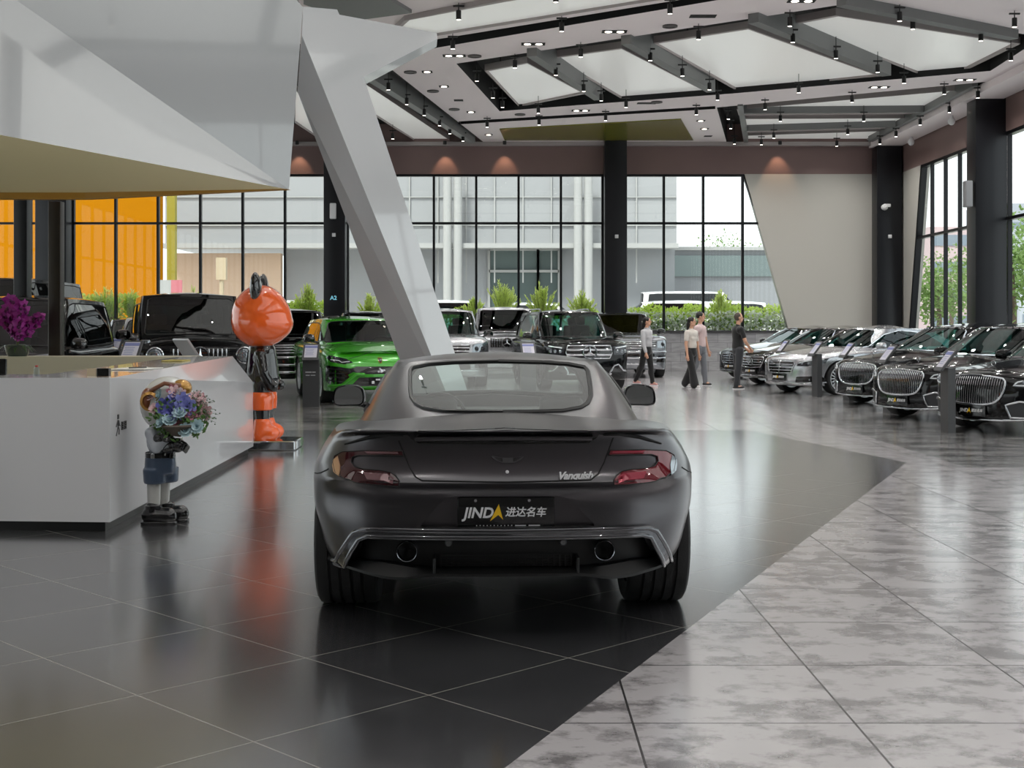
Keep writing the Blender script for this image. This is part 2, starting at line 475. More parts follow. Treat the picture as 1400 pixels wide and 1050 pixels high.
def wheel_mesh(r, w, rim_r, spokes=10, style='split', grooves=False):
    t = MB()
    if grooves:
        pr = [(rim_r, -w*.44), (r*.93, -w*.5), (r*.985, -w*.46), (r, -w*.40)]
        for g in (-.26, -.09, .09, .26): pr += [(r, w*(g-.028)), (r-.011, w*(g-.02)), (r-.011, w*(g+.02)), (r, w*(g+.028))]
        pr += [(r, w*.40), (r*.985, w*.46), (r*.93, w*.5), (rim_r, w*.44)]
    else: pr = [(rim_r, -w*.42), (r*.92, -w*.5), (r*.985, -w*.44), (r, -w*.3), (r, w*.3), (r*.985, w*.44), (r*.92, w*.5), (rim_r, w*.42)]
    t.lathe(pr, axis='X', n=40)
    m = MB(); x = w*.40
    m.lathe([(rim_r*1.0, x), (rim_r*1.02, x+.012), (rim_r*.93, x+.012), (rim_r*.90, x-.02), (rim_r*.9, -x), (rim_r*1.0, -x)], axis='X', n=40)
    m.lathe([(.001, x-.005), (.055, x-.005), (.075, x-.03), (.075, x-.09), (.001, x-.09)], axis='X', n=16)
    for k in range(spokes):
        a = 2*math.pi*k/spokes
        for da in ((-.1, .1) if style == 'split' else (0,)):
            p0 = Vector((x-.04, .05*math.cos(a), .05*math.sin(a))); p1 = Vector((x-.012, rim_r*.94*math.cos(a+da), rim_r*.94*math.sin(a+da)))
            m.tube([p0, p0.lerp(p1, .5)+Vector((.004, 0, 0)), p1], [.016, .012, .014], 5)
    return t.mesh('wheel', M_TYRE, 40), m.mesh('rim', M_RIM, 35)
SEAT_ME = {}
def seat_mesh(m):
    if m.name not in SEAT_ME:
        b = MB(); b.rbox((0, 0, .32), (.5, .5, .16), .08)
        b.M = Matrix.Translation((0, -.24, .40)) @ Matrix.Rotation(R_(12), 4, 'X'); b.rbox((0, 0, .28), (.48, .14, .58), .06); b.rbox((0, 0, .68), (.25, .10, .18), .045)
        b.tube([(-.06, 0, .5), (-.06, 0, .65)], .008); b.tube([(.06, 0, .5), (.06, 0, .65)], .008)
        SEAT_ME[m.name] = b.mesh('seat', m, 50)
    return SEAT_ME[m.name]
CAR_CACHE = {}
def car_geometry(key, sp):
    """all meshes of one body type, computed once"""
    if key in CAR_CACHE: return CAR_CACHE[key]
    lo = lower_shell(sp, *sp.get('res', (64, 34))); g = {'lo': lo}
    b = both(*lo.half); w = lo.ns+1
    btm = [lo.g[i][0] for i in range(lo.nt+1)]
    ring = btm+[Vector((-p.x, p.y, p.z)) for p in reversed(btm[1:-1])]
    k = len(b.v); b.v += ring; b.f.append(list(range(k, k+len(ring)))); b.mi.append(0)
    me = b.mesh('body', [sp['dummy'], M_WELL, M_LINING, M_BLACK], 38, weld=2e-4)
    o = link('raw', me); cut = MB()
    for yw in sp['axles']:
        for sg in (1, -1):
            r = sp['wr']*sp.get('arch', 1.13); xi = sp['track']-sp['ww']*.5-.06
            cut.lathe([(.001, xi*sg), (r, xi*sg), (r, 1.4*sg), (.001, 1.4*sg)], c=(0, yw, sp['wr']), axis='X', n=40)
    cm = cut.mesh('cut', M_WELL, None, weld=1e-3); co = link('cut', cm)
    cutters = [co]
    b0 = Spl(sp['base'], by='idx'); kx, y0, y1 = sp.get('pit', (.90, None, None)); pl = []
    for i in range(41):
        p = b0(i/40); y = p[1]
        if y0 is not None: y = min(max(y, y0), y1)
        pl.append((p[0]*kx, y))
    pit = MB(); pl2 = [q for i, q in enumerate(pl) if i == 0 or math.dist(q, pl[i-1]) > .01]
    ring2 = pl2+[(-x, y) for x, y in reversed(pl2) if x > .005]
    pit.prism(ring2, sp.get('floor', .34), 1.6)
    cutters.append(link('pit', pit.mesh('pit', M_LINING, None)))
    for fn in sp.get('cutters', ()): cutters.append(fn(lo))
    for c in cutters:
        md = o.modifiers.new('b', 'BOOLEAN'); md.object = c; md.operation = 'DIFFERENCE'; md.solver = 'EXACT'
        try: md.material_mode = 'TRANSFER'
        except Exception: pass
    g['body'] = evaluated(o, 'body'); drop(o)
    for c in cutters: drop(c)
    shade(g['body'], 38)
    ca = cabin_shell(sp); g['ca'] = ca
    pn = ca.panels(sp['windows']); g['out3'] = ca.out3
    g['panels'] = pn
    g['wheel'], g['rim'] = wheel_mesh(sp['wr'], sp['ww'], sp['wr']*sp.get('rimk', .7), sp.get('spokes', 10), sp.get('style', 'split'), sp.get('grooves', False))
    CAR_CACHE[key] = g
    return g
def swap(me, m, name=None):
    c = me.copy(); c.materials[0] = m
    if name: c.name = name
    return c
def build_car(name, label, cat, key, sp, paint, loc, rz, glassm=None, roof=None, seatm=None, group=None, rim=None, trim=None, mirror_paint=None):
    g = car_geometry(key, sp); root = thing(name, label, cat, loc, rz, group)
    link('body', swap(g['body'], paint), root)
    gm = glassm or G_CAR
    for k, (vs, fs) in g['panels'].items():
        if k == 'paint': both(vs, fs).build('roof', roof or paint, root, 40, weld=1e-4)
        elif k in ('windshield', 'rear_window'): both(vs, fs).build(k, gm, root, 60, weld=1e-4)
        else:
            for sg in (1, -1): side_of(vs, fs, sg).build('side_window', gm, root, 60)
    tr = MB()
    for k, ol in g['out3'].items():
        half = k in ('windshield', 'rear_window')
        for sg in (1, -1):
            pts = [Vector((sg*p.x, p.y, p.z)) for p in ol]
            tr.tube(pts, sp.get('gasket', .011), 5, closed=not half)
    tr.build('window_trim', trim or M_SATIN, root, 60)
    for yw in sp['axles']:
        for sg in (1, -1):
            wh = link('wheel', g['wheel'], root, (sg*sp['track'], yw, sp['wr']))
            if sg < 0: wh.rotation_euler = (0, 0, math.pi)
            link('rim', swap(g['rim'], rim or M_RIM), wh)
    # cabin furniture
    for y in sp.get('seats', ()):
        for sg in (1, -1): link('seat', seat_mesh(seatm or M_SEAT), root, (sg*sp.get('seatx', .37), y, sp.get('seatz', .2)))
    if 'dash' in sp:
        y, z, w = sp['dash']; d = MB(); d.rbox((0, y, z), (w, .34, .16), .06); d.build('dashboard', M_SATIN, root, 40)
        s = MB(); c = Vector((-.36, y-.33, z+.02)); s.tube([c+Vector((.18*math.cos(a), .06*math.sin(a), .17*math.sin(a))) for a in [2*math.pi*i/20 for i in range(20)]], .014, 6, True)
        s.tube([c+Vector((-.17, 0, 0)), c+Vector((.17, 0, 0))], .016, 6); s.tube([c, c+Vector((0, .25, -.04))], .025, 6); s.build('steering_wheel', M_SATIN, root, 60)
    # door mirrors
    mx, my, mz, mw, mh = sp['mirror']
    ol = smooth_poly([(0, -.42), (.45, -.5), (.95, -.46), (1.0, .0), (.88, .36), (.55, .5), (.2, .46), (0, .25)], 28)
    for sg in (1, -1):
        h = MB(); V = []
        for y, k in ((-.045, .93), (-.05, 1.), (.0, 1.), (.05, .9), (.085, .68), (.1, .3)):
            V.append([(sg*(mx+mw*(.5+(p.x-.5)*k)), my+y, mz+mh*p.y*k) for p in ol])
        n = len(ol); h.add([p for r in V for p in r], [(j*n+i, j*n+(i+1) % n, (j+1)*n+(i+1) % n, (j+1)*n+i) for j in range(5) for i in range(n)]+[tuple(range(5*n, 6*n)), tuple(reversed(range(n)))])
        h.tube([(sg*(mx-.09), my+.05, mz-mh*.6), (sg*(mx+mw*.2), my+.02, mz-mh*.38)], .024, 6)
        mo = h.build('wing_mirror', mirror_paint or paint, root, 50)
        q = MB(); q.hull2([(sg*(mx+mw*(.5+(p.x-.5)*.86)), my-.052, mz+mh*p.y*.86) for p in ol], [(sg*(mx+mw*(.5+(p.x-.5)*.86)), my-.04, mz+mh*p.y*.86) for p in ol]); q.build('mirror_glass', M_MIRROR, mo)
    return root, g['lo'], g['ca']
def star(root, sh, x, z, r, axis='front', off=.02, name='star_emblem', m=None):
    loc, n, _ = sh.cast(x, z, axis); y = loc.y+off*(1 if axis == 'front' else -1); b = MB(); m = m or M_CHROME
    b.tube([(x+r*math.cos(a), y, z+r*math.sin(a)) for a in [2*math.pi*i/32 for i in range(32)]], r*.10, 6, True)
    for k in range(3):
        a = R_(90+120*k); u = Vector((math.cos(a), 0, math.sin(a))); w = Vector((-math.sin(a), 0, math.cos(a))); c = Vector((x, y, z)); f = Vector((0, .02, 0)) if axis == 'front' else Vector((0, -.02, 0))
        b.add([c+u*r*.95, c+w*r*.17-u*r*.1, c-w*r*.17-u*r*.1, c+f*.6+u*r*.05, c-f*.3], [(0, 1, 3), (0, 3, 2), (1, 2, 3), (0, 2, 4), (0, 4, 1), (1, 4, 2)])
    return b.build(name, m, root, 30)
M_PLATE = mat('plate black', '#0b0b0d', .2, 0, .6)
M_PWHITE = mat('plate white', '#e4e4e6', .4)
M_PYEL = mat('plate yellow', '#f2c21c', .4)
def dealer_plate(root, c, facing=1, big=False):
    """black dealer plate 440 x 140 mm; facing +1 looks along +Y, -1 along -Y"""
    b = MB(); b.rbox((0, 0, 0), (.445, .016, .142), .006)
    M = Matrix.Translation(c) @ (Matrix.Identity(4) if facing > 0 else Matrix.Rotation(math.pi, 4, 'Z'))
    b2 = MB(); b2.M = M; b2.rbox((0, 0, 0), (.445, .014, .142), .006)
    o = b2.build('dealer_plate', M_PLATE, root, 30)
    T = M @ Matrix.Translation((0, .0085, 0)) @ Matrix.Rotation(math.pi, 4, 'Z') @ Matrix.Rotation(math.pi/2, 4, 'X')
    sz = .066
    text('JIND', sz, M_PWHITE, T @ Matrix.Translation((-.128, .0, 0)), o, shear=.22, offset=.0018, depth=.001, space=1.0)
    text('进达名车', .047, M_PWHITE, T @ Matrix.Translation((.088, .002, 0)), o, shear=.18, offset=.0009, depth=.001, space=.98)
    y = MB(); y.M = T; y.add([(-.074, -.036, .001), (-.034, .042, .001), (-.014, -.03, .001), (-.036, -.008, .001)], [(0, 1, 3), (1, 2, 3)]); y.build('arrow_mark', M_PYEL, o)
    if big:
        d = MB(); d.M = T
        for i in range(11): d.box((-.135+i*.016, -.056, .0008), (.004, .004, .001))
        d.box((.065, -.056, .0008), (.05, .004, .001)); d.box((.128, -.056, .0008), (.052, .004, .001)); d.build('small_print', M_PWHITE, o)
        s = MB(); s.M = T
        for x in (-.14, .105): s.lathe([(.0, .003), (.007, .003), (.007, 0)], c=(x, .058, 0), n=12)
        s.build('plate_screw', M_CHROME, o)
    return o
# ---------------------------------------------------------------- the dark grey coupe in the middle
M_GREY = mat('satin graphite paint', '#4d4b4e', .30, .9, .6)
M_GREY.node_tree.nodes['Principled BSDF'].inputs['Coat Roughness'].default_value = .2
M_CARBON = mat('glossy carbon', '#5c5d61', .10, .9, 1.)
M_BAY = mat('diffuser black', '#060607', .5)
M_SEAM = mat('shut line', '#050505', .7)
M_TAIL = mat('tail lamp red', '#6d0f1e', .08, .15, 1.)
M_TAILD = mat('tail lamp shaded', '#3a0d14', .08, .2, 1.)  # left lamp only: the same red with shade mixed into the colour
M_AMBER = mat('amber reflection', '#c9a07c', .1, .2, 1.)  # paints the amber reflection seen on the left lamp
CR_LOC, CR_ROT = (-.055, 6.80, 0), R_(2.0)
CR_INV = (Matrix.Translation(CR_LOC) @ Matrix.Rotation(CR_ROT, 4, 'Z')).inverted()
def rv(px, py, d=5.95):
    p = CR_INV @ at(px, py, d); return (p.x, p.z)
def rvs(l, d=5.95): return [rv(x, y, d) for x, y in l]
def slot_cutter(lo, xs, ztop, zbot, depth, m):
    b = MB(); V = []; F = []
    for i, x in enumerate(xs):
        zt, zb = ztop(x), zbot(x); zq = max(zb, .27)
        yb = max(lo.cast(x, (zt+zq)/2, 'rear')[0].y, -.93)+depth
        V += [(x, -1.4, zb), (x, -1.4, zt), (x, yb, zt), (x, yb, zb)]
        if i: a = 4*(i-1); c = 4*i; F += [(a+k, a+(k+1) % 4, c+(k+1) % 4, c+k) for k in range(4)]
    F += [(0, 1, 2, 3), tuple(4*(len(xs)-1)+k for k in (3, 2, 1, 0))]
    b.add(V, F); return link('slot', b.mesh('slot', m, None))
def interp(pts):
    def f(x):
        if x <= pts[0][0]: return pts[0][1]
        for a, c in zip(pts, pts[1:]):
            if x <= c[0]: return a[1]+(c[1]-a[1])*(x-a[0])/(c[0]-a[0])
        return pts[-1][1]
    return f
DIFF_TOP = rvs([(466, 779), (481, 751), (494, 732), (505, 729), (873, 729), (888, 732), (901, 751), (916, 779)])
def cut_diffuser(lo):
    f = interp(DIFF_TOP); n = 30; a, c = DIFF_TOP[0][0], DIFF_TOP[-1][0]
    return slot_cutter(lo, [a+(c-a)*i/n for i in range(n+1)], f, lambda x: .10, .10, M_BAY)
PL_TOP = rvs([(576, 716), (606, 682), (616, 678), (768, 678), (778, 682), (812, 716)])
def cut_plate(lo):
    f = interp(PL_TOP); n = 20; a, c = PL_TOP[0][0], PL_TOP[-1][0]; zb = rv(690, 719)[1]
    return slot_cutter(lo, [a+(c-a)*i/n for i in range(n+1)], lambda x: max(f(x), zb+.004), lambda x: zb, .045, M_GREY)
COUPE = dict(
    dummy=M_GREY, res=(84, 60), rock=[(-.95, .31), (-.6, .30), (.2, .18), (3.85, .17)], track=.782, ww=.31, wr=.352, arch=1.07, axles=(0., 2.74), rimk=.72, spokes=10, grooves=True, crown=1.7,
    outline=[(0, -.905), (.25, -.897), (.48, -.872), (.66, -.825), (.80, -.735), (.895, -.56), (.945, -.25), (.962, .05), (.945, .5), (.915, 1.0), (.905, 1.5), (.925, 2.2), (.945, 2.7), (.92, 3.15), (.80, 3.5), (.5, 3.74), (0, 3.83)],
    rear=[(.32, .30), (.12, .30), (.05, .305), (.03, .35), (.02, .45), (.014, .53), (.03, .60), (.03, .655), (.0, .70), (-.026, .722), (-.006, .742), (.018, .79), (.036, .86), (.046, .91), (.040, .935), (.0, .950), (.0, .958)],
    side=[(.27, 0), (.13, 0), (.085, .05), (.055, .15), (.03, .3), (.012, .4), (.003, .47), (.0, .54), (.0, .60), (.0, .65), (.003, .70), (.010, .76), (.028, .82), (.048, .88), (.070, .93), (.090, .97), (.108, 1.0)],
    front=[(.3, .18), (.15, .18), (.09, .2), (.06, .24), (.05, .3), (.035, .36), (.02, .41), (.01, .45), (.0, .49), (.0, .53), (.01, .56), (.025, .59), (.045, .61), (.07, .63), (.1, .645), (.14, .66), (.2, .67)],
    shoulder=[(-.9, .955), (-.6, .925), (-.2, .915), (.2, .912), (.8, .885), (1.5, .865), (2.2, .875), (2.8, .86), (3.3, .77), (3.83, .66)],
    spine=[(-.905, .960), (-.7, .966), (-.45, .982), (-.2, 1.0), (.6, .97), (1.6, .94), (2.3, .955), (2.9, .90), (3.4, .79), (3.83, .67)],
    base=[(0, -.33, .975), (.30, -.31, .972), (.50, -.24, .965), (.66, -.05, .955), (.74, .35, .915), (.77, .85, .885), (.775, 1.35, .87), (.76, 1.8, .87), (.70, 2.1, .885), (.55, 2.3, .91), (.3, 2.42, .93), (0, 2.46, .935)],
    roof=[(0, .70, 1.244), (.25, .69, 1.241), (.45, .66, 1.231), (.55, .68, 1.221), (.583, .80, 1.222), (.595, 1.0, 1.224), (.595, 1.2, 1.222), (.58, 1.35, 1.212), (.55, 1.45, 1.20), (.46, 1.52, 1.215), (.25, 1.56, 1.235), (0, 1.57, 1.24)],
    roofline=[(.55, 1.215), (.7, 1.244), (.85, 1.260), (1.05, 1.271), (1.2, 1.272), (1.57, 1.24)], bulge=.022, flare=.05,
    windows=[('rear_window', 'rear', [(0, 1.229), (.25, 1.224), (.40, 1.214), (.487, 1.197), (.497, 1.18), (.485, 1.10), (.472, 1.058), (.445, 1.03), (.40, 1.012), (.30, 1.0), (0, .997)], True),
             ('windshield', 'front', [(0, 1.225), (.3, 1.215), (.45, 1.195), (.52, 1.15), (.60, 1.03), (.62, .97), (.5, .955), (.3, .968), (0, .972)], True),
             ('side_window', 'right', [(.42, 1.0), (.8, 1.13), (1.05, 1.155), (1.35, 1.15), (1.55, 1.10), (1.85, .97), (1.8, .93), (1.2, .93), (.7, .945)], False)],
    cutters=(cut_diffuser, cut_plate), pit=(.86, -.19, 2.2), floor=.3,
    seats=(1.05,), seatz=-.13, seatx=.36, dash=(1.95, .80, 1.25), mirror=(.85, 1.72, .982, .20, .138), gasket=.013)
def build_coupe():
    root, lo, ca = build_car('coupe', 'satin dark grey two-door coupe seen from behind on the black tiles', 'car', 'coupe', COUPE, M_GREY, CR_LOC, CR_ROT, glassm=glass('coupe glass', '#eaf6f2', 1.45, .75), rim=M_RIMD, mirror_paint=M_BLACK)
    # boot lid and its shut line
    lid = rvs([(545, 603), (560, 637), (568, 650), (578, 655), (690, 656.5), (806, 655), (817, 648), (826, 633), (840, 600)])
    strip(lo, lid, 'rear', .0035, .001).build('shut_or_shade_line', M_SEAM, root, 60)
    # spoiler: slot, lower blade and dark strips for the fender undercut shade
    slot = rvs([(556, 591.5), (575, 588), (690, 586), (800, 588), (820, 591.5), (817, 599), (806, 606), (690, 607.5), (572, 606), (562, 600)])
    patch(lo, slot, 'rear', .003, .01).build('spoiler_slot', M_BLACK, root, 40)
    bl = rvs([(566, 597), (580, 596), (690, 595), (798, 596), (811, 597), (806, 602.5), (690, 603.5), (574, 602.5)])
    strip(lo, rvs([(568, 598.5), (580, 598), (690, 597), (798, 598), (809, 598.5)]), 'rear', .013, .016, n=10).build('spoiler_blade', M_GREY, root, 60)
    for pts in ([(554, 591), (535, 590), (505, 596), (473, 606)], [(821, 591), (842, 590), (872, 596), (903, 606)]):
        q = MB(); d = densify([Vector(p) for p in rvs(pts, 6.1)], .03, False); cr = [lo.cast(p.x, p.y, 'rear') for p in d]
        q.tube([h[0]+h[1]*.002 for h in cr], [.004+.006*math.sin(math.pi*min(1, (i+1)/len(cr))) for i in range(len(cr))], 6); q.build('shut_or_shade_line', M_SEAM, root, 60)  # dark strip drawn for shade in the undercut below the fender edge
    for pts in ([(432, 645), (445, 640), (457, 633)], [(943, 645), (934, 640), (923, 633)]): strip(lo, rvs(pts, 6.35), 'rear', .003, .001).build('shut_or_shade_line', M_SEAM, root, 60)
    # tail lamps: C shaped, open towards the boot
    L = [(458.5, 624), (471, 617), (503, 614), (552, 613.5), (554, 620), (520, 620), (492, 621), (484, 624), (483, 630), (488, 636), (500, 638.5), (520, 639.5), (537, 642), (544, 647), (549, 653), (548, 657), (520, 656.5), (496, 655), (473, 652), (461, 645), (457, 633)]
    Rr = [(1385-x+(-2 if x > 520 else -4), y) for x, y in L]
    for lst, mm, nm in ((L, M_TAILD, 'tail_lamp'), (Rr, M_TAIL, 'tail_lamp')):  # left lamp takes the shaded red, right lamp the lit red
        pl = rvs(lst, 6.06); o = patch(lo, pl, 'rear', .007, .02, .03).build(nm, mm, root, 40)
        strip(lo, pl, 'rear', .0028, .008, True, .03).build('lamp_rim', M_SATIN, o, 60)
        c = -1 if lst is L else 1; e = [(459.5, 627), (466, 621.5), (470, 633), (469, 647), (461.5, 642), (459, 634)]
        if c > 0: e = [(1381-x, y) for x, y in e]
        patch(lo, rvs(e, 6.15), 'rear', .010, .01, .03).build('outer_lens_patch', M_AMBER if c < 0 else M_LAMP, o, 40)  # left patch is a painted amber reflection, right one plain lens
        inn = [(500, 615.5), (546, 615.2), (547, 618), (505, 618.2)]; inn2 = [(500, 643), (532, 644.5), (541, 650), (540, 654), (505, 652.5)]
        for k, poly in enumerate((inn, inn2)):
            if c > 0: poly = [(1381-x, y) for x, y in poly]
            patch(lo, rvs(poly, 6.05), 'rear', .0095, .004, .04).build('lens_bar', mat('lens bar', '#a4394a', .1, .3, 1.) if c > 0 else mat('lens bar shaded', '#7c5a5e', .1, .4, 1.), o, 40)  # left bars use the shaded copy of the lens colour
    # winged badge, lock button, name
    w = []
    for sg in (1, -1):
        for x, z in ((0, .009), (.03, .0095), (.068, .017), (.075, .014), (.058, -.002), (.03, -.013), (.0, -.015))[::sg]: w.append((sg*x, z))
    cx, cz = rv(694, 628)
    o = patch(lo, [(cx+x, cz+z) for x, z in w], 'rear', .006, .01, .02).build('winged_badge', mat('badge metal', '#77777a', .25, .9), root, 30)
    d = MB()
    for sg in (1, -1):
        for k in range(5):
            a, b_ = (cx+sg*.024, cz+.006-.003*k), (cx+sg*(.066-.008*k), cz+.013-.005*k); pts = [lo.cast(*p, 'rear') for p in (a, b_)]
            d.tube([h[0]+h[1]*.007 for h in pts], .0011, 4)
    d.build('feather', M_SEAM, o)
    h = lo.cast(*rv(693, 644), 'rear'); q = MB(); q.ell(h[0]+h[1]*.003, (.008, .004, .008), 12); q.build('boot_button', M_PWHITE, root, 60)
    h = lo.cast(*rv(785, 649), 'rear'); T = Matrix.Translation(h[0]+Vector((0, -.012, 0))) @ Matrix.Rotation(R_(8), 4, 'Z') @ Matrix.Rotation(math.pi/2, 4, 'X')
    text('Vanquish', .047, M_PWHITE, T, root, 'name_script', shear=.35, offset=.0016, depth=.002, space=.95)
    # plate in its recess
    c = rv(692, 701); h = lo.cast(c[0], c[1], 'rear'); dealer_plate(root, Vector((c[0], h[0].y+.024, c[1])), -1, True)
    # carbon blade around the diffuser
    bl = rvs([(444, 778), (461, 769), (470, 752), (486, 727), (497, 722.5), (515, 721), (690, 722), (866, 721), (886, 722), (897, 727), (912, 752), (921, 772), (931, 777), (924, 785), (914, 784), (902, 760), (889, 735), (878, 731), (690, 731), (504, 731), (493, 736), (480, 759), (468, 783), (459, 784)], 5.98)
    bo = patch(lo, bl, 'rear', .022, .06, .05).build('bumper_blade', M_CARBON, root, 40)
    strip(lo, bl, 'rear', .013, .016, True, .04, n=10).build('blade_edge', M_CARBON, bo, 60)
    # diffuser: tray with waved lower edge, mesh, fins
    tray = MB(); top = interp(rvs([(468, 774), (520, 772), (560, 777), (585, 779), (800, 779), (825, 777), (870, 772), (915, 773)]))
    bot = interp(rvs([(466, 777), (495, 783), (525, 788), (552, 788.5), (580, 783), (600, 782), (787, 782), (806, 784), (832, 789), (865, 788), (905, 781), (917, 778)]))
    xs = [-.76+1.5*i/40 for i in range(41)]; V = []; Fq = []
    for i, x in enumerate(xs):
        yb = -.90+.20*(abs(x)/.78)**3
        V += [(x, yb, bot(x)-.012), (x, yb, bot(x)), (x, yb+.04, top(x)+.004), (x, yb+.35, top(x)+.004), (x, yb+.35, bot(x)-.03)]
        if i: Fq += [((i-1)*5+k, (i-1)*5+(k+1) % 5, i*5+(k+1) % 5, i*5+k) for k in range(5)]
    Fq += [(0, 1, 2, 3, 4), tuple(200+k for k in (4, 3, 2, 1, 0))]
    tray.add(V, Fq); tray.build('diffuser', M_BAY, root, 35)
    for sg in (1, -1):
        cx, cz = rv(692+sg*136, 755); e = MB(); e.lathe([(.047, 0), (.0495, -.006), (.0495, -.02), (.046, -.025), (.042, -.02), (.041, .10), (.001, .10)], (cx, -.80, cz), 'Y', 28)
        ex = e.build('exhaust_pipe', M_CHROME, root, 40); f = MB(); f.lathe([(.04, .02), (.001, .05)], (cx, -.80, cz), 'Y', 24); f.build('pipe_bore', M_SEAM, ex)
        sx, sz = rv(692+sg*79, 744); s = MB(); s.lathe([(.001, -.012), (.012, -.012), (.017, -.006), (.017, .02)], (sx, -.80, sz), 'Y', 20); s.build('parking_sensor', mat('sensor grey', '#6d6e70', .4, .3), root, 40)
        fn = MB(); fx = rv(692+sg*98, 760)[0]; fn.rbox((fx, -.80, .335), (.012, .16, .08), .004); fn.build('diffuser_fin', M_BAY, root, 30)
        # wiper-side trims and antenna base left out: hidden from behind
    g = MB()
    for k in range(24): g.box((-.30+.6*k/23, -.806, .352), (.006, .006, .055))
    for k in range(5): g.box((0, -.808, .33+.012*k), (.6, .005, .004))
    g.build('diffuser_mesh', M_BAY, root)
    return root
# ---------------------------------------------------------------- the other cars
def paint(name, col, metal=.0, rough=.12):
    m = mat(name, col, rough, metal, 1.)
    if metal == 0: m.node_tree.nodes['Principled BSDF'].inputs['Specular IOR Level'].default_value = .1; m.node_tree.nodes['Principled BSDF'].inputs['Coat Weight'].default_value = .6
    return m
P_BLACK = paint('black car paint', '#08080a'); P_GREEN = paint('green car paint', '#3aa31c', .2, .22); P_SILVER = paint('silver car paint', '#b9bbbf', .75, .25)
P_WHITE = paint('white car paint', '#dcdcdc'); P_GREYS = paint('grey car paint', '#7d8085', .7, .25); P_DARK = paint('dark car paint', '#141518', .2)
def base_ring(rear_y, front_y, hw, z, tw=.86, fz=None, rz=None, sq=.80):
    fz, rz = fz or z, rz or z; L = front_y-rear_y
    return [(0, rear_y, rz), (hw*.45, rear_y+.01, rz), (hw*sq, rear_y+.05, rz), (hw*.97, rear_y+.20, z), (hw, rear_y+L*.22, z), (hw, rear_y+L*.4, z), (hw, rear_y+L*.6, z), (hw*.985, rear_y+L*.76, z),
            (hw*.93, front_y-L*.12, z), (hw*.78, front_y-.07, (z+fz)/2), (hw*.45, front_y-.01, fz), (0, front_y, fz)]
def suv_spec(L, W, H, hood, belt, base_f, base_r, roof_f, roof_r, wr, axles, key, **k):
    h, hw = L/2, W/2
    sp = dict(dummy=P_BLACK, rock=.24, track=hw-.16, ww=.27, wr=wr, axles=axles, rimk=.70, spokes=10, crown=2.4,
        outline=[(0, -h), (hw*.5, -h+.02), (hw*.8, -h+.06), (hw*.94, -h+.17), (hw*.99, -h+.5), (hw, -h*.35), (hw, h*.35), (hw*.99, h-.7), (hw*.955, h-.36), (hw*.84, h-.14), (hw*.5, h-.03), (0, h)],
        rear=[(.2, .30), (.06, .30), (.02, .40), (.0, .55), (.03, .70), (.04, .9), (.05, belt-.02), (.10, belt+.02)],
        side=[(.2, 0), (.05, 0), (.03, .10), (.02, .3), (.0, .6), (.0, .82), (.025, .95), (.09, 1.0)],
        front=[(.3, .24), (.10, .25), (.04, .34), (.0, .50), (.0, .68), (.03, hood-.22), (.06, hood-.12), (.20, hood-.05)],
        shoulder=[(-h, belt), (-h*.4, belt), (h*.2, belt-.01), (h*.55, hood-.02), (h, hood-.10)],
        spine=[(-h, belt+.02), (base_f-.3, belt+.03), (base_f+.1, hood+.04), (h-.5, hood), (h-.1, hood-.06), (h, hood-.12)],
        base=base_ring(base_r, base_f, hw*.90, belt-.03, fz=hood+.0, rz=belt-.02), bulge=.02,
        roof=[(0, roof_r, H-.06), (hw*.34, roof_r+.01, H-.065), (hw*.60, roof_r+.06, H-.075), (hw*.715, roof_r+.22, H-.09), (hw*.73, roof_r+.6, H-.08), (hw*.73, (roof_r+roof_f)/2, H-.07), (hw*.73, roof_f-.8, H-.07), (hw*.725, roof_f-.45, H-.075),
              (hw*.705, roof_f-.18, H-.08), (hw*.60, roof_f-.05, H-.075), (hw*.36, roof_f-.005, H-.065), (0, roof_f, H-.06)],
        roofline=[(roof_r-.1, H-.06), (roof_r+.6, H-.01), ((roof_f+roof_r)/2, H), (roof_f-.5, H-.02), (roof_f+.1, H-.07)],
        windows=[('windshield', 'front', [(0, H-.10), (hw*.45, H-.105), (hw*.63, H-.125), (hw*.68, H-.17), (hw*.83, hood+.06), (hw*.80, hood+.025), (hw*.5, hood+.03), (0, hood+.035)], True),
                 ('rear_window', 'rear', [(0, H-.12), (hw*.55, H-.13), (hw*.62, H-.17), (hw*.74, belt+.10), (hw*.7, belt+.06), (0, belt+.06)], True),
                 ('side_window', 'right', [(roof_r+.16, belt+.07), (roof_r+.3, H-.17), (roof_r+.7, H-.14), (roof_f-.5, H-.14), (roof_f-.2, H-.18), (base_f-.42, belt+.06), (base_f-.7, belt+.035), (roof_r+.8, belt+.04)], False)],
        seats=(base_f-1.25, base_f-2.15), seatz=.48, seatx=hw*.42, dash=(base_f-.38, hood-.04, W*.72), floor=.45, pit=(.92, base_r+.15, base_f-.12), mirror=(hw-.02, base_f-.42, belt+.10, .22, .16))
    sp.update(k); return key, sp
K_GLS = suv_spec(5.2, 1.98, 1.84, 1.16, 1.12, 1.28, -2.42, .52, -2.30, .39, (-1.5, 1.62), 'large suv')
K_RR = suv_spec(5.0, 2.0, 1.87, 1.20, 1.18, 1.15, -2.35, .45, -2.15, .39, (-1.45, 1.5), 'tall suv')
K_LC = suv_spec(4.95, 1.95, 1.89, 1.20, 1.16, 1.12, -2.3, .35, -2.2, .385, (-1.35, 1.5), 'off-road suv')
K_URUS = suv_spec(5.1, 2.0, 1.64, 1.09, 1.10, 1.35, -2.15, .45, -1.75, .39, (-1.5, 1.5), 'sport suv')
_u = K_URUS[1]; _u['windows'][0] = ('windshield', 'front', [(0, 1.535), (.42, 1.53), (.60, 1.515), (.66, 1.48), (.80, 1.16), (.77, 1.125), (.5, 1.135), (0, 1.14)], True)
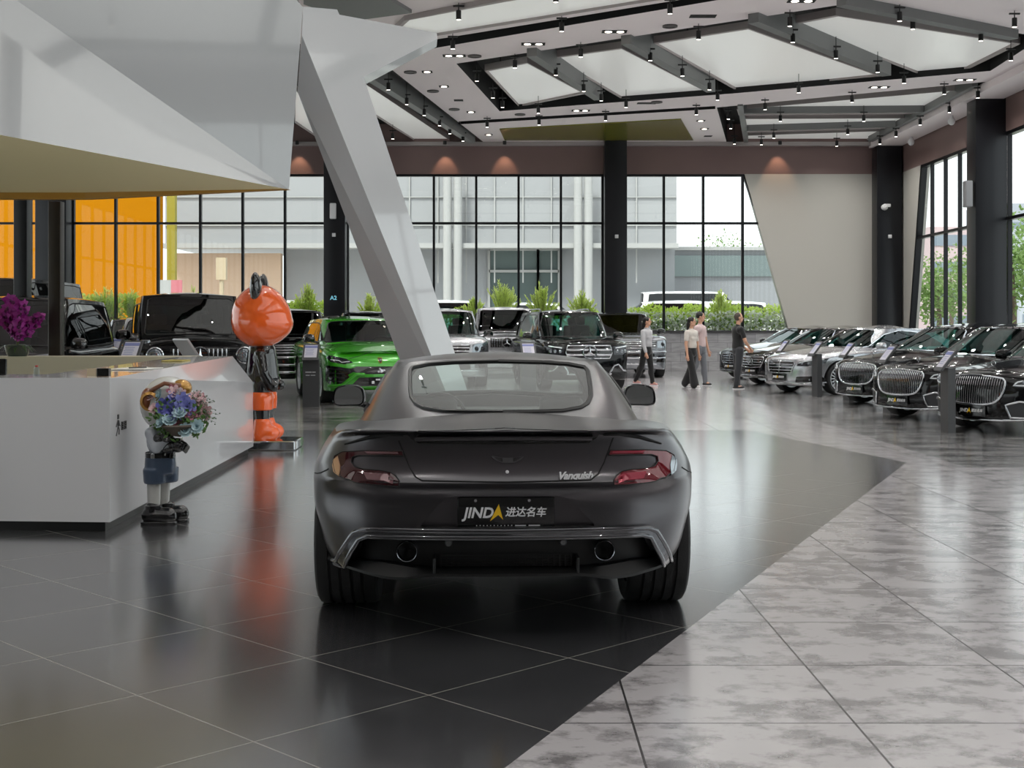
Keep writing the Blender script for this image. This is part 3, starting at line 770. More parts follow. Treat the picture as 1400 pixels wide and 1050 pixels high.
_u['front'] = [(.3, .26), (.10, .27), (.03, .36), (.0, .50), (.02, .66), (.07, .78), (.16, .86), (.34, .94)]; _u['spine'] = [(-2.55, 1.12), (1.0, 1.13), (1.4, 1.13), (1.8, 1.08), (2.2, .99), (2.45, .92), (2.55, .88)]
_u['shoulder'] = [(-2.55, 1.10), (0, 1.09), (1.2, 1.06), (1.8, 1.03), (2.2, .98), (2.55, .92)]
K_G = suv_spec(4.6, 1.93, 1.97, 1.26, 1.20, .92, -2.0, .62, -1.95, .40, (-1.35, 1.45), 'boxy off-roader',
    outline=[(0, -2.3), (.5, -2.3), (.80, -2.29), (.885, -2.24), (.90, -2.1), (.91, -1), (.91, 0), (.92, 1.3), (.92, 2.05), (.90, 2.2), (.80, 2.27), (.5, 2.295), (0, 2.3)], crown=4.)
_g = K_G[1]; _g['front'] = [(.3, .30), (.06, .31), (.0, .42), (.0, .60), (.05, .72), (.05, .95), (.05, 1.08), (.09, 1.13)]
_g['spine'] = [(-2.3, 1.22), (.6, 1.24), (1.0, 1.27), (1.8, 1.25), (2.2, 1.22), (2.3, 1.14)]; _g['shoulder'] = [(-2.3, 1.2), (0, 1.2), (1.0, 1.19), (2.3, 1.15)]
_g['roof'] = [(0, -1.95, 1.945), (.30, -1.95, 1.945), (.60, -1.94, 1.935), (.72, -1.88, 1.925), (.74, -1.6, 1.925), (.74, -.9, 1.925), (.74, -.3, 1.925), (.74, .2, 1.925), (.735, .48, 1.925), (.70, .57, 1.925), (.36, .615, 1.945), (0, .62, 1.945)]
_g['base'] = [(0, -2.02, 1.18), (.4, -2.02, 1.18), (.70, -2.0, 1.18), (.80, -1.93, 1.18), (.815, -1.6, 1.18), (.82, -.9, 1.18), (.82, -.2, 1.18), (.82, .4, 1.18), (.81, .75, 1.18), (.76, .88, 1.22), (.4, .92, 1.25), (0, .93, 1.25)]
_g['roofline'] = [(-2.0, 1.945), (-1.2, 1.985), (0, 1.99), (.4, 1.975), (.7, 1.94)]
_g['windows'] = [('windshield', 'front', [(0, 1.885), (.60, 1.88), (.665, 1.85), (.735, 1.33), (.70, 1.295), (0, 1.30)], True), ('rear_window', 'rear', [(0, 1.80), (.5, 1.80), (.6, 1.35), (0, 1.33)], True),
    ('side_window', 'right', [(-1.8, 1.29), (-1.75, 1.79), (-.75, 1.80), (-.75, 1.29)], False), ('side_window2', 'right', [(-.62, 1.29), (-.62, 1.80), (.3, 1.80), (.42, 1.77), (.66, 1.30)], False)]
K_MPV = suv_spec(5.1, 1.93, 1.92, 1.12, 1.08, 1.75, -2.45, .75, -2.35, .34, (-1.7, 1.6), 'people carrier')
K_VAN = suv_spec(5.6, 2.0, 2.5, 1.25, 1.25, 2.0, -2.7, 1.1, -2.65, .35, (-1.8, 1.9), 'van')
K_SMALL = suv_spec(4.5, 1.85, 1.68, 1.05, 1.03, 1.2, -2.1, .3, -1.85, .35, (-1.3, 1.4), 'compact suv')
def sedan_spec(L, W, H, key, **k):
    h, hw = L/2, W/2; hood, belt = .93, .95; bf, br, rf, rr = h-1.35, -h+.42, h-2.15, -h+1.35
    sp = dict(dummy=P_BLACK, rock=.19, track=hw-.14, ww=.25, wr=.34, axles=(-h+1.1, h-.86), rimk=.74, spokes=18, style='single', crown=2.,
        outline=[(0, -h), (hw*.4, -h+.02), (hw*.72, -h+.09), (hw*.92, -h+.32), (hw*.985, -h+.8), (hw, -h*.3), (hw, h*.3), (hw*.99, h-.95), (hw*.95, h-.52), (hw*.84, h-.23), (hw*.62, h-.08), (hw*.32, h-.015), (0, h)],
        rear=[(.25, .24), (.06, .25), (.02, .36), (.0, .52), (.02, .68), (.03, .82), (.05, .95), (.12, .985)],
        side=[(.2, 0), (.05, 0), (.03, .08), (.02, .3), (.0, .6), (.0, .78), (.03, .93), (.10, 1.0)],
        front=[(.3, .18), (.06, .19), (.0, .28), (-.01, .42), (.0, .58), (.03, .70), (.08, .78), (.22, .835)],
        shoulder=[(-h, .95), (-h*.3, .95), (0, .94), (h*.45, .90), (h*.75, .85), (h, .76)],
        spine=[(-h, .99), (-h+.6, 1.03), (bf-.3, 1.0), (bf+.15, .985), (h-.7, .92), (h-.25, .85), (h, .79)],
        base=base_ring(br, bf, hw*.90, belt-.04, fz=.95, rz=.97), bulge=.02,
        roof=[(0, rr, H-.07), (hw*.3, rr+.01, H-.075), (hw*.52, rr+.05, H-.09), (hw*.62, rr+.2, H-.11), (hw*.645, rr+.5, H-.095), (hw*.65, (rr+rf)/2-.2, H-.085), (hw*.65, (rr+rf)/2+.2, H-.08), (hw*.645, rf-.5, H-.085),
              (hw*.62, rf-.2, H-.09), (hw*.53, rf-.06, H-.085), (hw*.3, rf-.01, H-.075), (0, rf, H-.07)],
        roofline=[(rr-.1, H-.08), (rr+.7, H-.015), ((rf+rr)/2, H), (rf-.4, H-.03), (rf+.1, H-.085)],
        windows=[('windshield', 'front', [(0, H-.095), (hw*.40, H-.105), (hw*.55, H-.13), (hw*.60, H-.17), (hw*.80, 1.02), (hw*.76, .985), (0, .99)], True),
                 ('rear_window', 'rear', [(0, H-.10), (hw*.45, H-.12), (hw*.54, H-.17), (hw*.72, 1.06), (hw*.66, 1.03), (0, 1.03)], True),
                 ('side_window', 'right', [(rr-.28, .985), (rr+.1, H-.20), (rr+.6, H-.14), ((rr+rf)/2+.2, H-.125), (rf-.4, H-.15), (rf-.1, H-.21), (bf-.38, .985), (bf-.6, .965), (0, .975)], False)],
        seats=(.15, -.85), seatz=.20, seatx=hw*.4, dash=(bf-.42, .90, W*.7), floor=.3, pit=(.90, br+.35, bf-.15), mirror=(hw-.03, bf-.52, 1.02, .21, .14), gasket=.013)
    sp.update(k); return key, sp
K_E = sedan_spec(4.94, 1.86, 1.46, 'saloon'); K_S = sedan_spec(5.4, 1.92, 1.50, 'long saloon')

def nose_place(x, y, d, head, L):
    """ground position and turn of a car whose nose centre shows at x,y and depth d, pointing along head"""
    hd = Vector((head[0], head[1], 0)).normalized(); p = at(x, y, d); p.z = 0
    return p-hd*L/2, math.atan2(-hd.x, hd.y)
def bars(lo, x0, x1, zs, r, off, root, m, name='grille_bar', axis='front'):
    for z in zs: strip(lo, [(x0, z), (x1, z)], axis, r, off).build(name, m, root, 60)
def front_suv(root, lo, kind):
    if kind == 'star':
        patch(lo, [(-.46, .72), (-.52, .84), (-.48, 1.0), (.48, 1.0), (.52, .84), (.46, .72)], 'front', .004).build('grille', M_BLACK, root, 40)
        strip(lo, [(-.46, .72), (-.52, .84), (-.48, 1.0), (.48, 1.0), (.52, .84), (.46, .72)], 'front', .014, .01, True).build('grille_frame', M_CHROME, root, 60)
        bars(lo, -.5, .5, (.80, .91), .026, .012, root, M_CHROME); star(root, lo, 0, .855, .15, off=.075)
        for sg in (1, -1):
            o = patch(lo, [(sg*x, z) for x, z in ((.56, .80), (.56, .98), (.75, 1.01), (.90, 1.03), (.91, .90), (.78, .80))], 'front', .006, .02).build('headlamp', M_LAMPD, root, 40)
            strip(lo, [(sg*x, z) for x, z in ((.60, .95), (.75, .97), (.87, .99))], 'front', .014, .01).build('lamp_strip', M_DRL, o, 60)
            q = MB()
            for x in (.64, .75, .84): h = lo.cast(sg*x, .88, 'front'); q.ell(h[0], (.04, .03, .045), 12)
            q.build('lamp_lens', M_LAMP, o, 60)
            patch(lo, [(sg*x, z) for x, z in ((.50, .42), (.56, .60), (.86, .62), (.88, .50), (.80, .42))], 'front', .004).build('air_intake', M_BLACK, root, 40)
            strip(lo, [(sg*x, z) for x, z in ((.46, .40), (.56, .56), (.66, .59), (.78, .46), (.86, .44))], 'front', .02, .012).build('bumper_trim', M_CHROME, root, 60)
        strip(lo, [(-.5, .38), (0, .36), (.5, .38)], 'front', .024, .012).build('skid_bar', M_CHROME, root, 60)
    elif kind == 'boxy':
        patch(lo, rect(-.44, .44, .86, 1.10), 'front', .006).build('grille', M_BLACK, root, 40)
        for i in range(13):
            x = -.39+.065*i
            if abs(x) > .12: strip(lo, [(x, .88), (x, 1.085)], 'front', .011, .014).build('grille_slat', M_CHROME, root, 60)
        star(root, lo, 0, .985, .125, off=.045)
        patch(lo, rect(-.42, .42, .44, .62), 'front', .004).build('air_intake', M_BLACK, root, 40)
        for sg in (1, -1):
            b = MB(); h = lo.cast(sg*.66, .99, 'front'); b.lathe([(.001, .045), (.06, .05), (.10, .03), (.12, .02), (.125, -.05)], h[0], 'Y', 28); o = b.build('headlamp', M_LAMP, root, 40)
            r = MB(); r.lathe([(.105, .03), (.115, .05), (.13, .04), (.13, -.02)], h[0], 'Y', 28); r.build('lamp_ring', M_CHROME, o, 40)
            e = MB(); e.rbox((sg*.78, 2.0, 1.19), (.13, .26, .07), .03); e.build('indicator', M_LAMP, root, 40)
            patch(lo, rect(min(sg*.55, sg*.86), max(sg*.55, sg*.86), .46, .62), 'front', .005).build('air_intake', M_BLACK, root, 40)
            f = MB(); f.tube([(sg*.96, 1.45+.50*math.cos(a), .42+.48*math.sin(a)) for a in [R_(-5+190*i/16) for i in range(17)]], .055, 8); f.build('wheel_arch', M_BLACK, root, 60)
        strip(lo, [(-.85, .70), (.85, .70)], 'front', .03, .0).build('bumper_bar', M_BLACK, root, 60)
        b = MB(); b.tube([(-.3, 1.0, 1.33), (.12, .96, 1.35), (.14, .94, 1.37)], .008, 5); b.tube([(.1, 1.0, 1.33), (.5, .96, 1.35)], .008, 5); b.build('wiper', M_SATIN, root, 60)
    elif kind == 'bars':
        patch(lo, [(-.44, .74), (-.50, 1.0), (.50, 1.0), (.44, .74)], 'front', .004).build('grille', M_BLACK, root, 40)
        bars(lo, -.47, .47, (.77, .85, .93, .99), .018, .012, root, M_CHROME)
        for sg in (1, -1):
            o = patch(lo, [(sg*x, z) for x, z in ((.53, .78), (.55, 1.0), (.72, 1.03), (.93, 1.04), (.93, .86), (.75, .78))], 'front', .008, .02).build('headlamp', M_LAMP, root, 40)
            q = MB()
            for x in (.64, .78): h = lo.cast(sg*x, .90, 'front'); q.ell(h[0], (.055, .03, .06), 12)
            q.build('lamp_lens', M_LAMPD, o, 60)
            patch(lo, rect(min(sg*.6, sg*.86), max(sg*.6, sg*.86), .46, .58), 'front', .004).build('fog_lamp', M_LAMPD, root, 40)
        patch(lo, rect(-.5, .5, .42, .60), 'front', .004).build('air_intake', M_BLACK, root, 40)
        strip(lo, [(-.8, .40), (0, .39), (.8, .40)], 'front', .022, .01).build('skid_bar', M_CHROME, root, 60)
    elif kind == 'wide':
        patch(lo, [(-.60, .80), (-.62, 1.02), (.62, 1.02), (.60, .80)], 'front', .004).build('grille', M_BLACK, root, 40)
        bars(lo, -.58, .58, (.83, .89, .95, 1.0), .016, .012, root, M_CHROME)
        for sg in (1, -1):
            o = patch(lo, [(sg*x, z) for x, z in ((.64, .84), (.64, 1.02), (.92, 1.05), (.94, .92), (.85, .82))], 'front', .008, .02).build('headlamp', M_LAMP, root, 40)
            h = lo.cast(sg*.78, .93, 'front'); q = MB(); q.ell(h[0], (.06, .03, .06), 12); q.build('lamp_lens', M_LAMPD, o, 60)
            patch(lo, [(sg*x, z) for x, z in ((.60, .44), (.66, .62), (.88, .62), (.9, .44))], 'front', .004).build('air_intake', M_BLACK, root, 40)
        patch(lo, rect(-.55, .55, .60, .68), 'front', .004).build('air_intake', M_BLACK, root, 40)
        bars(lo, -.9, .9, (.73, .56), .028, .006, root, M_CHROME, 'bumper_trim'); strip(lo, [(-.6, .40), (.6, .40)], 'front', .03, .01).build('skid_bar', M_CHROME, root, 60)
def front_sport(root, lo):
    for sg in (1, -1):
        f = lambda l: [(sg*x, z) for x, z in l]
        o = patch(lo, f([(.50, .77), (.60, .83), (.90, .90), (.95, .86), (.88, .78), (.66, .74)]), 'front', .006, .02).build('headlamp', M_LAMPD, root, 40)
        strip(lo, f([(.55, .785), (.70, .77), (.74, .80), (.88, .82)]), 'front', .009, .01).build('lamp_strip', M_DRL, o, 60)
        patch(lo, f([(.40, .70), (.55, .66), (.95, .72), (.95, .42), (.86, .36), (.66, .36), (.55, .48), (.60, .55), (.50, .60), (.40, .60)]), 'front', .003).build('air_intake', M_BLACK, root, 40)
        for z in (.64, .57, .50, .43): strip(lo, f([(.66, z-.01), (.93, z+.02)]), 'front', .010, .012).build('intake_slat', M_SATIN, root, 60)
        strip(lo, f([(.30, .55), (.46, .555), (.70, .36), (.90, .34)]), 'front', .035, .012, n=8).build('bumper_wing', P_GREEN, root, 60)
        strip(lo, f([(.05, .98), (.30, .90), (.55, .84)]), 'front', .006, .0).build('shut_or_shade_line', M_SEAM, root, 60)
    patch(lo, [(-.50, .60), (-.46, .695), (.46, .695), (.50, .60), (.3, .56), (-.3, .56)], 'front', .005).build('grille', M_BLACK, root, 40)
    patch(lo, [(-.55, .34), (-.40, .50), (.40, .50), (.55, .34)], 'front', .004).build('lower_grille', M_BLACK, root, 40)
    h = lo.cast(.0, .80, 'front'); s = [(-.035, .045), (.035, .045), (.034, .0), (.02, -.035), (0, -.05), (-.02, -.035), (-.034, 0)]
    o = patch(lo, [(x, .80+z) for x, z in s], 'front', .008, .01, .03).build('shield_badge', M_BLACK, root, 30)
    strip(lo, [(x, .80+z) for x, z in s], 'front', .005, .009, True).build('badge_rim', mat('gold badge', '#c59a35', .25, .8), o, 60)
    b = MB()
    for (x, z, r) in ((0, .615, .05), (-.055, .625, .028), (.05, .60, .03), (.02, .655, .024)): q = lo.cast(x, z, 'front'); b.ell(q[0]+q[1]*.01, (r, .012, r*.7), 10)
    b.build('bull_emblem', M_CHROME, root, 50)
    q = lo.cast(0, .42, 'front'); p = MB(); p.rbox((0, q[0].y+.02, .43), (.44, .016, .15), .006); pl = p.build('front_plate', M_PLATE, root, 30)
    for x, z, w, hh in ((-.14, .46, .07, .03), (-.05, .40, .09, .04), (.06, .46, .08, .03), (.15, .41, .05, .05), (-.16, .39, .04, .03)):
        e = MB(); e.rbox((x, q[0].y+.029, z), (w, .003, hh), .004); e.build('plate_mark', M_PWHITE, pl)
def front_saloon(root, lo, lux, sport=False):
    if lux:
        g = smooth_poly([(-.43, .735), (0, .765), (.43, .735), (.475, .68), (.44, .52), (.33, .42), (0, .39), (-.33, .42), (-.44, .52), (-.475, .68)], 48)
        g = [(p.x, p.y) for p in g]
        patch(lo, g, 'front', .004, step=.06).build('grille', M_BLACK, root, 40)
        strip(lo, g, 'front', .016, .014, True, n=8).build('grille_frame', M_CHROME, root, 60)
        gp = [Vector(p) for p in g]
        for i in range(25):
            x = -.432+.036*i; zs = [z/200 for z in range(70, 160) if inside((x, z/200), g)]
            if zs: strip(lo, [(x, min(zs)+.01), (x, max(zs)-.01)], 'front', .006, .012, n=5).build('grille_slat', M_CHROME, root, 60)
        for sg in (1, -1):
            f = lambda l: [(sg*x, z) for x, z in l]
            q = f([(.50, .40), (.55, .24), (.84, .24), (.90, .33), (.84, .42), (.66, .45)])
            patch(lo, q, 'front', .004, step=.06).build('air_intake', mat('intake mesh', '#3c3d40', .5, .3), root, 40)
            strip(lo, q, 'front', .015, .012, True, n=8).build('intake_frame', M_CHROME, root, 60)
            o = patch(lo, f([(.56, .64), (.60, .71), (.80, .76), (.91, .78), (.90, .70), (.76, .63)]), 'front', .006, .02).build('headlamp', M_LAMPD, root, 40)
            strip(lo, f([(.58, .655), (.72, .655), (.86, .70), (.90, .76), (.80, .745), (.62, .70)]), 'front', .010, .008, True).build('lamp_strip', M_DRL, o, 60)
            m = MB()
            for x in (.69, .79): h = lo.cast(sg*x, .70, 'front'); m.ell(h[0], (.035, .03, .03), 12)
            m.build('lamp_lens', M_LAMP, o, 60)
        strip(lo, [(-.88, .225), (-.5, .205), (0, .20), (.5, .205), (.88, .225)], 'front', .016, .014, n=8).build('splitter_trim', M_CHROME, root, 60)
        o = MB(); h = lo.cast(0, .83, 'front'); c = Vector((0, h[0].y-.20, .865)); o.tube([c-Vector((0, 0, .05)), c+Vector((0, 0, .03))], .006, 6); o.tube([c+Vector((.035*math.cos(a), 0, .065+.035*math.sin(a))) for a in [2*math.pi*i/16 for i in range(16)]], .005, 5, True); o.build('bonnet_emblem', M_CHROME, root, 60)
        h = lo.cast(0, .31, 'front'); dealer_plate(root, Vector((0, h[0].y+.015, .305)), 1)
    else:
        g = [(-.40, .70), (0, .715), (.40, .70), (.44, .64), (.36, .46), (0, .44), (-.36, .46), (-.44, .64)]
        patch(lo, g, 'front', .004).build('grille', M_BLACK, root, 40); strip(lo, g, 'front', .012, .01, True).build('grille_frame', M_CHROME, root, 60)
        bars(lo, -.40, .40, (.51, .57, .63, .69), .012, .010, root, M_CHROME)
        if sport: star(root, lo, 0, .58, .09, off=.03)
        else: strip(lo, [(0, .45), (0, .71)], 'front', .008, .012).build('grille_bar', M_CHROME, root, 60)
        for sg in (1, -1):
            f = lambda l: [(sg*x, z) for x, z in l]
            o = patch(lo, f([(.50, .60), (.52, .68), (.70, .73), (.88, .76), (.88, .67), (.72, .60)]), 'front', .006, .02).build('headlamp', M_LAMPD, root, 40)
            strip(lo, f([(.53, .66), (.70, .71), (.86, .74)]), 'front', .009, .008).build('lamp_strip', M_DRL, o, 60)
            m = MB()
            for x in (.60, .72, .81): h = lo.cast(sg*x, .655, 'front'); m.ell(h[0], (.035, .03, .03), 12)
            m.build('lamp_lens', M_LAMP, o, 60)
            patch(lo, f([(.46, .26), (.50, .38), (.84, .40), (.88, .28)]), 'front', .004).build('air_intake', M_BLACK, root, 40)
        strip(lo, [(-.88, .27), (-.6, .235), (-.3, .265), (0, .26), (.3, .265), (.6, .235), (.88, .27)], 'front', .014, .012).build('bumper_trim', M_CHROME, root, 60)
        h = lo.cast(0, .36, 'front'); dealer_plate(root, Vector((0, h[0].y+.015, .36)), 1)
def doors(root, lo, sp, chrome):
    zr = .36; ys = sp['base']; zb = ys[5][2]; yb = (sp['seats'][0]+.75, sp['seats'][0]-.28, sp['seats'][1]-.35)
    for sg, ax in ((1, 'right'), (-1, 'left')):
        for y in yb: strip(lo, [(y, zr), (y+.02, zb-.02)], ax, .004, .0).build('shut_or_shade_line', M_SEAM, root, 60)
        for y in yb[1:]: strip(lo, [(y+.08, zb-.13), (y+.26, zb-.125)], ax, .014, .022, n=8).build('door_handle', chrome, root, 60)
def roof_rails(root, ca, sp, m):
    for sg in (1, -1):
        b = MB(); ys = [sp['roof'][0][1]+.5+i*.22 for i in range(9)]; pts = []
        for y in ys:
            h = ca.cast(sg*.60, y, 'top'); pts.append(h[0]+Vector((0, 0, .05 if 0 < len(pts) < 8 else .0)))
        b.tube(pts, .018, 6); b.build('roof_rail', m, root, 60)
def shop_cars():
    rows = [
      # name, label, key, paint, roof paint, px, py, depth, heading, front, glass
      ('off_roader', 'black boxy off-roader with star grille behind the white reception desk', K_G, P_BLACK, P_BLACK, 274, 480, 19.6, (.34, -1), 'boxy', G_DARK),
      ('sport_suv', 'bright green sport utility car facing out beside the white slanted pillar', K_URUS, P_GREEN, P_GREEN, 521, 500, 23.7, (.30, -1), 'sport', G_TEAL),
      ('suv', 'large black SUV with star grille just right of the slanted pillar, behind the grey coupe', K_GLS, P_BLACK, P_BLACK, 806, 480, 28.6, (.16, -1), 'star', G_TEAL),
      ('suv', 'silver SUV with black roof half hidden behind the woman in the pale blouse', K_RR, P_GREYS, P_DARK, 868, 480, 35.6, (.08, -1), 'wide', G_DARK),
      ('suv', 'silver SUV partly covered by the foot of the slanted pillar', K_LC, P_SILVER, P_SILVER, 614, 480, 30.2, (.10, -1), 'bars', G_TEAL),
      ('off_roader', 'silver boxy off-roader between the silver SUV and the large black SUV', K_G, P_SILVER, P_SILVER, 693, 480, 35.0, (.05, -1), 'boxy', G_DARK),
      ('suv', 'black SUV standing behind the orange bear statue, left of the green car', K_RR, P_BLACK, P_BLACK, 412, 480, 29.2, (.28, -1), 'wide', G_DARK),
      ('suv', 'black SUV with roof rails seen over the green car', K_LC, P_BLACK, P_BLACK, 500, 480, 35.5, (.10, -1), 'bars', G_DARK),
      ('people_carrier', 'black people carrier behind the purple orchid at the left edge', K_MPV, P_BLACK, P_BLACK, -30, 480, 17.6, (.10, -1), 'wide', G_DARK),
      ('suv', 'dark compact SUV with pale windscreen behind the small display stands', K_SMALL, P_DARK, P_DARK, 190, 480, 32.5, (.30, -1), 'bars', G_TEAL),
      ('suv', 'white compact SUV peeping out left of the black boxy off-roader', K_SMALL, P_WHITE, P_WHITE, 220, 480, 26.6, (.30, -1), 'bars', G_TEAL),
      ('van', 'tall dark van at the far left edge, seen above the black people carrier', K_VAN, P_DARK, P_DARK, -62, 480, 25.5, (.0, -1), 'bars', G_DARK),
    ]
    for nm, lb, (k, sp), pt, rf, px, py, d, hd, fr, gl in rows:
        loc, rz = nose_place(px, py, d, hd, 2*max(p[1] for p in sp['outline']))
        root, lo, ca = build_car(nm, lb, 'car', k, sp, pt, loc, rz, gl, rf, group='cars on show', rim=M_RIMD if pt is P_BLACK else M_RIM, mirror_paint=M_BLACK)
        if fr == 'sport': front_sport(root, lo)
        else: front_suv(root, lo, fr)
        doors(root, lo, sp, M_CHROME if pt is not P_GREEN else P_GREEN)
        if 'roof rails' in lb or k == 'large suv': roof_rails(root, ca, sp, M_CHROME if k == 'large suv' else M_SATIN)
    hd = (-.90, -.44)
    sal = [('saloon', 'glossy black limousine with slatted chrome grille nearest to us on the right', K_S, P_BLACK, 1330, 17.4, (-.86, -.5), True, G_TEAL),
           ('saloon', 'glossy black limousine with slatted chrome grille, second of the three on the right', K_S, P_BLACK, 1228, 19.8, hd, True, G_TEAL),
           ('saloon', 'glossy black limousine next to the silver saloon, third of the slatted grilles', K_S, P_BLACK, 1169, 23.4, hd, True, G_TEAL),
           ('saloon', 'silver saloon among black ones in the right-hand row of parked cars', K_E, P_SILVER, 1066, 27.5, hd, False, G_TEAL),
           ('saloon', 'dark saloon with star grille between the silver saloon and the man in black', K_E, P_DARK, 1027, 31.3, hd, 'sport', G_TEAL),
           ('saloon', 'farthest dark saloon of the right-hand row, its grille behind the man in black', K_E, P_DARK, 998, 35.0, hd, False, G_TEAL)]
    for nm, lb, (k, sp), pt, px, d, h2, lux, gl in sal:
        loc, rz = nose_place(px, 500, d, h2, 2*max(p[1] for p in sp['outline']))
        root, lo, ca = build_car(nm, lb, 'car', k, sp, pt, loc, rz, gl, group='saloons in the right-hand row', trim=M_CHROME)
        doors(root, lo, sp, M_CHROME)
        front_saloon(root, lo, lux is True, lux == 'sport')
# ---------------------------------------------------------------- the hall
BY, XR, XL, YF, ZC = 42.0, 12.46, -17.0, -9.0, 7.35
def bx(px): return (px-PX)*BY/FOC
def bz(py): return EYE+(PY-py)*BY/FOC
def floor_material():
    m = bpy.data.materials.new('porcelain tiles'); m.use_nodes = True; n = NT(m.node_tree); b = m.node_tree.nodes['Principled BSDF']
    tc = m.node_tree.nodes.new('ShaderNodeNewGeometry').outputs['Position']; X, Y, Z = n.xyz(tc)
    e1 = n.m('LESS_THAN', n.m('SUBTRACT', X, n.m('MULTIPLY', Y, .4408)), -.024-.4408*4.214)
    e2 = n.m('LESS_THAN', n.m('ADD', X, n.m('MULTIPLY', Y, .208)), 4.137+.208*13.69)
    dark = n.m('MULTIPLY', n.m('MULTIPLY', e1, e2), n.m('LESS_THAN', Y, 17.9))
    r2 = math.sqrt(.5); u = n.m('DIVIDE', n.m('SUBTRACT', n.m('MULTIPLY', n.m('ADD', X, Y), r2), (-.3228+6.178)*r2), .8); v = n.m('DIVIDE', n.m('SUBTRACT', n.m('MULTIPLY', n.m('SUBTRACT', Y, X), r2), (6.178+.3228)*r2), .8)
    p = n.m('DIVIDE', n.m('SUBTRACT', X, 1.235), .8); q = n.m('DIVIDE', n.m('SUBTRACT', Y, 7.09), .8)
    def line(a, w):
        f = n.m('FRACT', n.m('ADD', a, 100.)); d = n.m('MINIMUM', f, n.m('SUBTRACT', 1., f)); return n.m('LESS_THAN', d, w)
    ld = n.m('MAXIMUM', line(u, .0034), line(v, .0034)); ll = n.m('MAXIMUM', line(p, .0055), line(q, .0055))
    idd = n.wn(n.comb(n.m('FLOOR', n.m('ADD', u, 100.)), n.m('FLOOR', n.m('ADD', v, 100.)), 0.)); idl = n.wn(n.comb(n.m('FLOOR', n.m('ADD', p, 100.)), n.m('FLOOR', n.m('ADD', q, 100.)), 5.))
    st = n.comb(n.m('MULTIPLY', X, 1.), n.m('MULTIPLY', Y, 1.25), n.m('MULTIPLY', idl, 9.))
    blot = n.ramp(n.noise(st, 4.4, 8., .66), .46, .62); big = n.noise(tc, .35, 2.)
    lightc = n.mix(blot, lin('#d2cdcf'), lin('#8a8587')); lightc = n.mix(n.ramp(big, .45, .7), lightc, n.mix(blot, lin('#d2cdcf'), lin('#6a6668')))
    # the strips of wood-look tile laid where the cars are parked
    wood = n.ramp(n.noise(n.comb(n.m('MULTIPLY', X, .7), n.m('MULTIPLY', Y, 1.5), 0.), 1.7, 8., .7), .42, .58)
    woodc = n.mix(wood, lin('#a8a5a4'), lin('#2c2a2a'))
    wz = n.m('MAXIMUM', n.m('MULTIPLY', n.m('GREATER_THAN', X, 4.6), n.m('GREATER_THAN', Y, 13.2)), n.m('MULTIPLY', n.m('LESS_THAN', X, -2.2), n.m('GREATER_THAN', Y, 17.9)))
    lightc = n.mix(wz, lightc, woodc)
    darkc = n.mix(n.noise(tc, 6., 4.), lin('#38383a'), lin('#48484b')); darkc = n.mix(n.m('MULTIPLY', idd, .35), darkc, lin('#444447'))
    darkc = n.mix(ld, darkc, lin('#9c9993')); lightc = n.mix(ll, lightc, lin('#2d2b2b'))
    m.node_tree.links.new(n.mix(dark, lightc, darkc), b.inputs['Base Color'])
    rg = n.m('ADD', n.m('MULTIPLY', dark, -.05), n.m('ADD', .20, n.m('MULTIPLY', n.noise(tc, 2.5, 5.), .06)))
    m.node_tree.links.new(rg, b.inputs['Roughness']); b.inputs['IOR'].default_value = 3.4; m.node_tree.links.new(n.m('MULTIPLY', n.m('SUBTRACT', 1., n.m('MAXIMUM', n.m('MULTIPLY', dark, ld), n.m('MULTIPLY', n.m('SUBTRACT', 1., dark), ll))), .85), b.inputs['Coat Weight']); b.inputs['Coat IOR'].default_value = 1.95; b.inputs['Coat Roughness'].default_value = .16
    return m
M_BAND = mat('bronze cladding', '#7f6966', .42, .2, var=.08, vscale=1.)
M_BEIGE = mat('warm grey wall panel', '#b3b0a9', .6, var=.03, vscale=.6)
M_FRAME = mat('dark window metal', '#1c1d20', .35, .6)
M_COLM = mat('dark steel cladding', '#17181d', .3, .3)
M_PLAST = mat('plain plaster', '#74726f', .7)
G_PANE = glass('window glass', '#e4ebea', 1.5, .6)
def stone_material():
    m = bpy.data.materials.new('grey stone tiles'); m.use_nodes = True; n = NT(m.node_tree); b = m.node_tree.nodes['Principled BSDF']
    tc = m.node_tree.nodes.new('ShaderNodeNewGeometry').outputs['Position']; X, Y, Z = n.xyz(tc)
    br = m.node_tree.nodes.new('ShaderNodeTexBrick'); m.node_tree.links.new(n.comb(X, Z, 0.), br.inputs[0])
    br.inputs['Color1'].default_value = lin('#9a999c'); br.inputs['Color2'].default_value = lin('#b0afb1'); br.inputs['Mortar'].default_value = lin('#6f6e70')
    br.inputs['Scale'].default_value = 1.; br.inputs['Brick Width'].default_value = .6; br.inputs['Row Height'].default_value = .3; br.inputs['Mortar Size'].default_value = .006
    c = n.mix(n.m('MULTIPLY', n.ramp(n.noise(n.comb(X, Y, n.m('MULTIPLY', Z, 5.)), 3., 5.), .35, .7), .6), br.outputs[0], lin('#7c7b7d'))
    m.node_tree.links.new(c, b.inputs['Base Color']); b.inputs['Roughness'].default_value = .35
    return m
WIN = [0]
def window(outline_to_bars, panes, normal_box):
    pass
